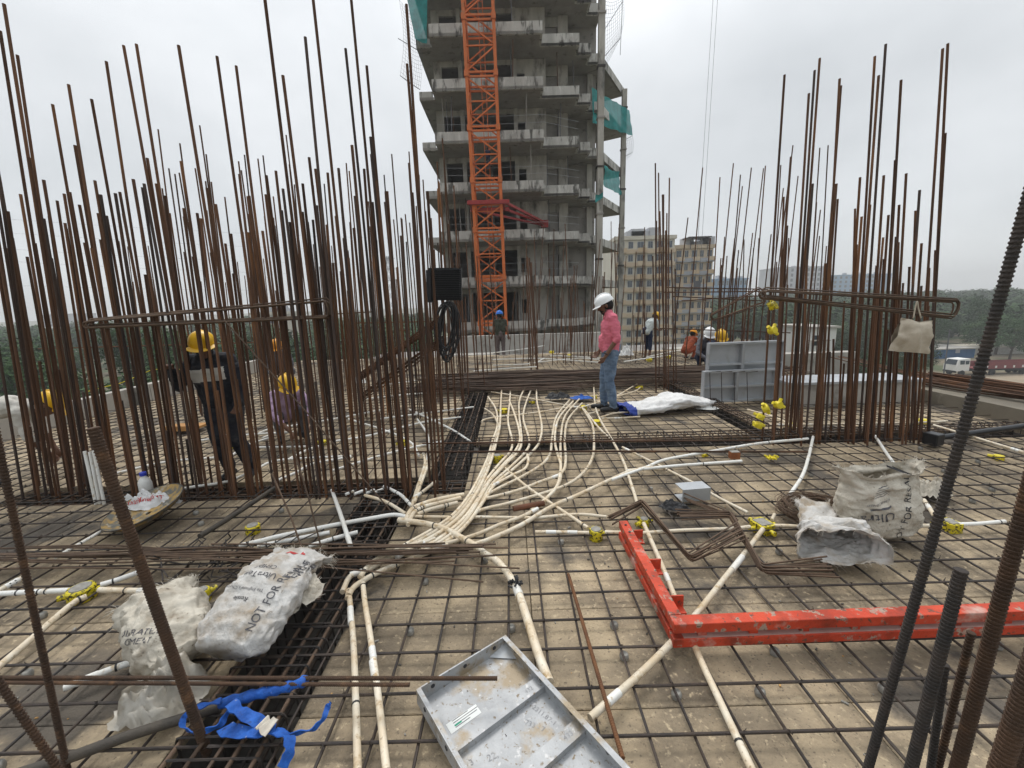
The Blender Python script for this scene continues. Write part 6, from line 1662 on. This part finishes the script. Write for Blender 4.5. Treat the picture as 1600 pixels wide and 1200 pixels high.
        for k in range(n0):
            a = lerp(-62, 62, k / (n0 - 1)); c, s = math.sin(R(a)), math.cos(R(a))
            for rr, zz in ((.12, -.012), (.165 + .012 * s, -.03), (.165 + .012 * s, -.035), (.12, -.02)): br.v.append(hc + Mh @ V(c * rr * .95, s * rr * 1.12, zz))
        for k in range(n0 - 1):
            for j in range(4): br.face((k * 4 + j, k * 4 + (j + 1) % 4, (k + 1) * 4 + (j + 1) % 4, (k + 1) * 4 + j))
        hm_ = m.build('helmet', M_[helmet], t, 50); br.build('helmet_brim', M_[helmet], hm_, 40)
        MB().tube([he + sh * .1 * sg_ + hu * .04 for sg_ in (1,)] + [he + sh * .075 - hu * .07 + fz * .03, he - hu * .115 + fz * .05, he - sh * .075 - hu * .07 + fz * .03, he - sh * .1 + hu * .04], .006, 5).build('chin_strap', M_['black_rubber'], hm_)
    return t
def stand(**k):
    J = dict(pel=(0, 0, .95), chest=(0, .0, 1.30), neck=(0, .0, 1.47), head=(0, .03, 1.62), shL=(-.18, 0, 1.42), shR=(.18, 0, 1.42), elL=(-.23, -.02, 1.13), elR=(.23, -.02, 1.13),
             haL=(-.24, .06, .89), haR=(.24, .06, .89), hpL=(-.09, 0, .92), hpR=(.09, 0, .92), knL=(-.1, .03, .5), knR=(.1, .03, .5), anL=(-.11, 0, .075), anR=(.11, 0, .075), toL=(-.13, .16, .036), toR=(.13, .16, .036))
    J.update(k); return J
def fit(px_, py_, top_y, extra_h=1.76):
    p = G(px_, py_, .05); return p, (P(px_, top_y, p.y).z - .05) / extra_h
# man in the pink shirt, seen in profile, looking down
p, s = fit(952, 641, 457, 1.785)
J = stand(pel=(0, .0, .95), chest=(0, .005, 1.30), neck=(0, .03, 1.47), head=(0, .085, 1.60), elL=(-.25, -.06, 1.13), haL=(-.235, .10, .87), elR=(.23, -.03, 1.14), haR=(.2, .14, .9),
          knL=(-.1, .02, .5), anL=(-.1, -.05, .075), toL=(-.11, .12, .036), knR=(.1, .07, .5), anR=(.1, .07, .075), toR=(.11, .24, .036), curlL=(.3, .5, -.3), curlR=(-.3, .5, -.3))
def belly(J, fz, sh, hu): return [(J['pel'] + V(0, .06, .13), .125, J['pel'] + V(0, .055, .06), .12, 'top')]
pm_ = person('man in a pink shirt, jeans and white helmet looking down at the conduits', p, R(84), J, dict(top='pink', leg='denim', beard='hair', sleeve='rolled', cuff=.12, bulk=1.17), 'helmet_w', s, .0075, face=V(0, .88, -.47), extra=belly)
MB().tube([V(-.235, .10, .87) + V(-.036 * math.cos(a), .0 + .03 * math.sin(a), .045 + .012 * math.sin(a)) for a in [2 * math.pi * k / 14 for k in range(14)]], .009, 6, closed=True).build('wristwatch', M_['black_rubber'], pm_, True)
# worker in the dark jacket holding a bar
p, s = fit(372, 742, 516, 1.72)
J = stand(pel=(0, 0, .93), chest=(.03, .05, 1.28), neck=(.05, .08, 1.44), head=(.04, .13, 1.57), shL=(-.15, .05, 1.40), shR=(.22, .05, 1.39), elR=(.36, .12, 1.13), haR=(.31, .27, 1.33), elL=(-.27, .06, 1.12), haL=(-.24, .18, .9),
          curlR=(-.2, .6, .1), knL=(-.13, .1, .5), anL=(-.2, .0, .075), toL=(-.24, .15, .036), knR=(.08, .09, .5), anR=(.04, .02, .075), toR=(.05, .18, .036))
w1 = person('worker in a dark jacket with a white chest band gripping a wall bar', V(p.x - .02, p.y, .05), R(186), J, dict(top='blackcloth', leg='blackcloth', sleeve='long', cuff=.92, stripe='whitecloth', stripe_z=(.27, .41), bulk=1.27), 'helmet_y', s, .009, face=V(-.3, .85, -.42), hands='grip')
MB().tube([V(.155 * math.cos(a), .01 + .15 * math.sin(a), 1.0 + .012 * math.sin(a * 2)) for a in [2 * math.pi * k / 26 for k in range(26)]], .012, 6, closed=True).build('rope_belt', M_['whitecloth'], w1, True)
# crouching worker
p = G(455, 686, .05)
J = dict(pel=(0, -.18, .34), chest=(0, .03, .62), neck=(0, .12, .77), head=(0, .2, .87), shL=(-.17, .08, .73), shR=(.17, .08, .73), elL=(-.27, .22, .5), haL=(-.14, .42, .27), elR=(.25, .27, .48), haR=(.1, .44, .24),
         hpL=(-.1, -.17, .3), hpR=(.1, -.17, .3), knL=(-.19, .2, .47), knR=(.19, .2, .47), anL=(-.14, .0, .08), anR=(.14, .0, .08), toL=(-.17, .17, .036), toR=(.17, .17, .036), curlL=(0, .2, -.6), curlR=(0, .2, -.6))
person('crouching worker in a lilac checked shirt tying the mesh', p, R(222), J, dict(top='lilac', leg='greycloth', sleeve='rolled', cuff=.5), 'helmet_y', (P(455, 586, p.y).z - .05) / .99, .009, face=V(0, .72, -.69), hands='grip')
# worker bent double at the deck edge
p = G(14, 752, .05)
J = dict(pel=(0, -.25, .78), chest=(0, .14, .86), neck=(0, .31, .84), head=(0, .45, .83), shL=(-.17, .26, .8), shR=(.17, .26, .8), elL=(-.2, .3, .52), haL=(-.12, .38, .28), elR=(.2, .3, .52), haR=(.12, .4, .28),
         hpL=(-.1, -.25, .74), hpR=(.1, -.25, .74), knL=(-.12, -.12, .42), knR=(.12, -.02, .42), anL=(-.12, -.24, .075), anR=(.12, -.14, .075), toL=(-.13, -.08, .036), toR=(.13, .02, .036), curlL=(0, .2, -.6), curlR=(0, .2, -.6))
person('worker in a white shirt bent double at the deck edge', p, R(-58), J, dict(top='whitecloth', leg='taupe', sleeve='rolled', cuff=.2), 'helmet_y', .88, .01, face=V(0, .8, -.6), hands='grip')
# blue helmet man walking away on the lower slab
Yb_ = 15.2; pb = P(783, 562, Yb_)
J = stand(knL=(-.09, .1, .5), anL=(-.09, .12, .075), toL=(-.1, .28, .036), anR=(.09, -.12, .09), toR=(.1, .03, .036), haL=(-.28, .1, .9), haR=(.28, -.02, .9))
person('man in an olive shirt and blue helmet walking away past the crane', V(pb.x, Yb_, -.45), R(8), J, dict(top='olive', leg='taupe', sleeve='short'), 'helmet_b', (P(783, 486, Yb_).z + .45) / 1.76, .011)
# pale shirt worker leaning over bars
Yb_ = 11.6; pb = P(1014, 560, Yb_)
J = stand(pel=(0, -.08, .93), chest=(0, .1, 1.22), neck=(0, .2, 1.34), head=(0, .28, 1.42), shL=(-.17, .17, 1.3), shR=(.17, .17, 1.3), elL=(-.2, .28, 1.05), haL=(-.1, .46, .98), elR=(.2, .28, 1.05), haR=(.1, .46, 1.0), curlL=(.3, .2, 0), curlR=(-.3, .2, 0))
person('worker in a pale shirt and yellow helmet leaning over the slim bars', V(pb.x - .05, Yb_, .0), R(-70), J, dict(top='lightshirt', leg='navy', sleeve='rolled', cuff=.2, hem=.25), 'helmet_y', (P(1014, 490, Yb_).z) / 1.53, .011, face=V(0, .75, -.6), hands='grip')
# crouching rust red worker and the two helmets behind the panels
Jc = dict(pel=(0, -.18, .34), chest=(0, .03, .62), neck=(0, .1, .77), head=(0, .16, .88), shL=(-.17, .08, .73), shR=(.17, .08, .73), elL=(-.27, .2, .5), haL=(-.14, .4, .35), elR=(.25, .24, .48), haR=(.1, .42, .35),
          hpL=(-.1, -.17, .3), hpR=(.1, -.17, .3), knL=(-.19, .2, .47), knR=(.19, .2, .47), anL=(-.14, .0, .08), anR=(.14, .0, .08), toL=(-.17, .17, .036), toR=(.17, .17, .036))
Yb_ = 11.2; pb = P(1076, 566, Yb_)
person('crouching worker in rust red with an orange helmet behind the thin bars', V(pb.x, Yb_, .02), R(-60), Jc, dict(top='rusty_shirt', leg='rusty_shirt', sleeve='long', cuff=.9), 'helmet_o', (P(1078, 518, Yb_).z) / 1.0, .012, face=V(0, .8, -.5), hands='grip')
Yb_ = 8.6; pb = P(1120, 560, Yb_)
person('worker with a yellow helmet stooping behind the stacked formwork panels', V(pb.x, Yb_, .0), R(170), Jc, dict(top='navy', leg='navy', sleeve='long', cuff=.9), 'helmet_y', (P(1122, 517, Yb_).z) / 1.0, .012, face=V(0, .7, -.6), hands='grip')
person('worker with a white helmet stooping just behind the yellow helmet', V(pb.x + .1, Yb_ + .7, .0), R(170), Jc, dict(top='greycloth', leg='navy', sleeve='long', cuff=.9), 'helmet_w', (P(1124, 513, Yb_ + .7).z) / 1.0, .012, face=V(0, .8, -.5), hands='grip')
Yb_ = 9.0; pb = P(439, 560, Yb_)
person('stooping worker in an orange helmet far behind the wall bars', V(pb.x, Yb_, .0), R(190), Jc, dict(top='greycloth', leg='greycloth', sleeve='long', cuff=.9), 'helmet_o', (P(439, 532, Yb_).z) / 1.0, .012, face=V(0, .8, -.5), hands='grip')
# climber inside the crane mast
Yb_ = CY_ - .1; pb = P(763, 262, Yb_)
J = stand(elL=(-.22, .2, 1.35), haL=(-.15, .35, 1.6), elR=(.22, .2, 1.25), haR=(.15, .35, 1.45), knL=(-.1, .22, .62), anL=(-.1, .12, .2), toL=(-.1, .26, .16))
person('tiny climber in dark clothes on the ladder inside the crane mast', V(pb.x, Yb_ - .1, pb.z), R(0), J, dict(top='navy', leg='navy', sleeve='long', cuff=.9), None, .62, .016, hands='grip')
hz = MB().bb((-900, -60, GZ - 1), (900, 900, 36.5))
hm = bpy.data.materials.new('haze_air'); hm.use_nodes = True
t = hm.node_tree; t.nodes.clear()
vo = t.nodes.new('ShaderNodeVolumePrincipled'); vo.inputs['Color'].default_value = (.97, .98, .99, 1); vo.inputs['Density'].default_value = .0009; vo.inputs['Anisotropy'].default_value = .1
om = t.nodes.new('ShaderNodeOutputMaterial'); t.links.new(vo.outputs[0], om.inputs['Volume'])
tag(hz.build('haze', hm), 'thin grey haze filling the air over the site', 'haze', kind='stuff')
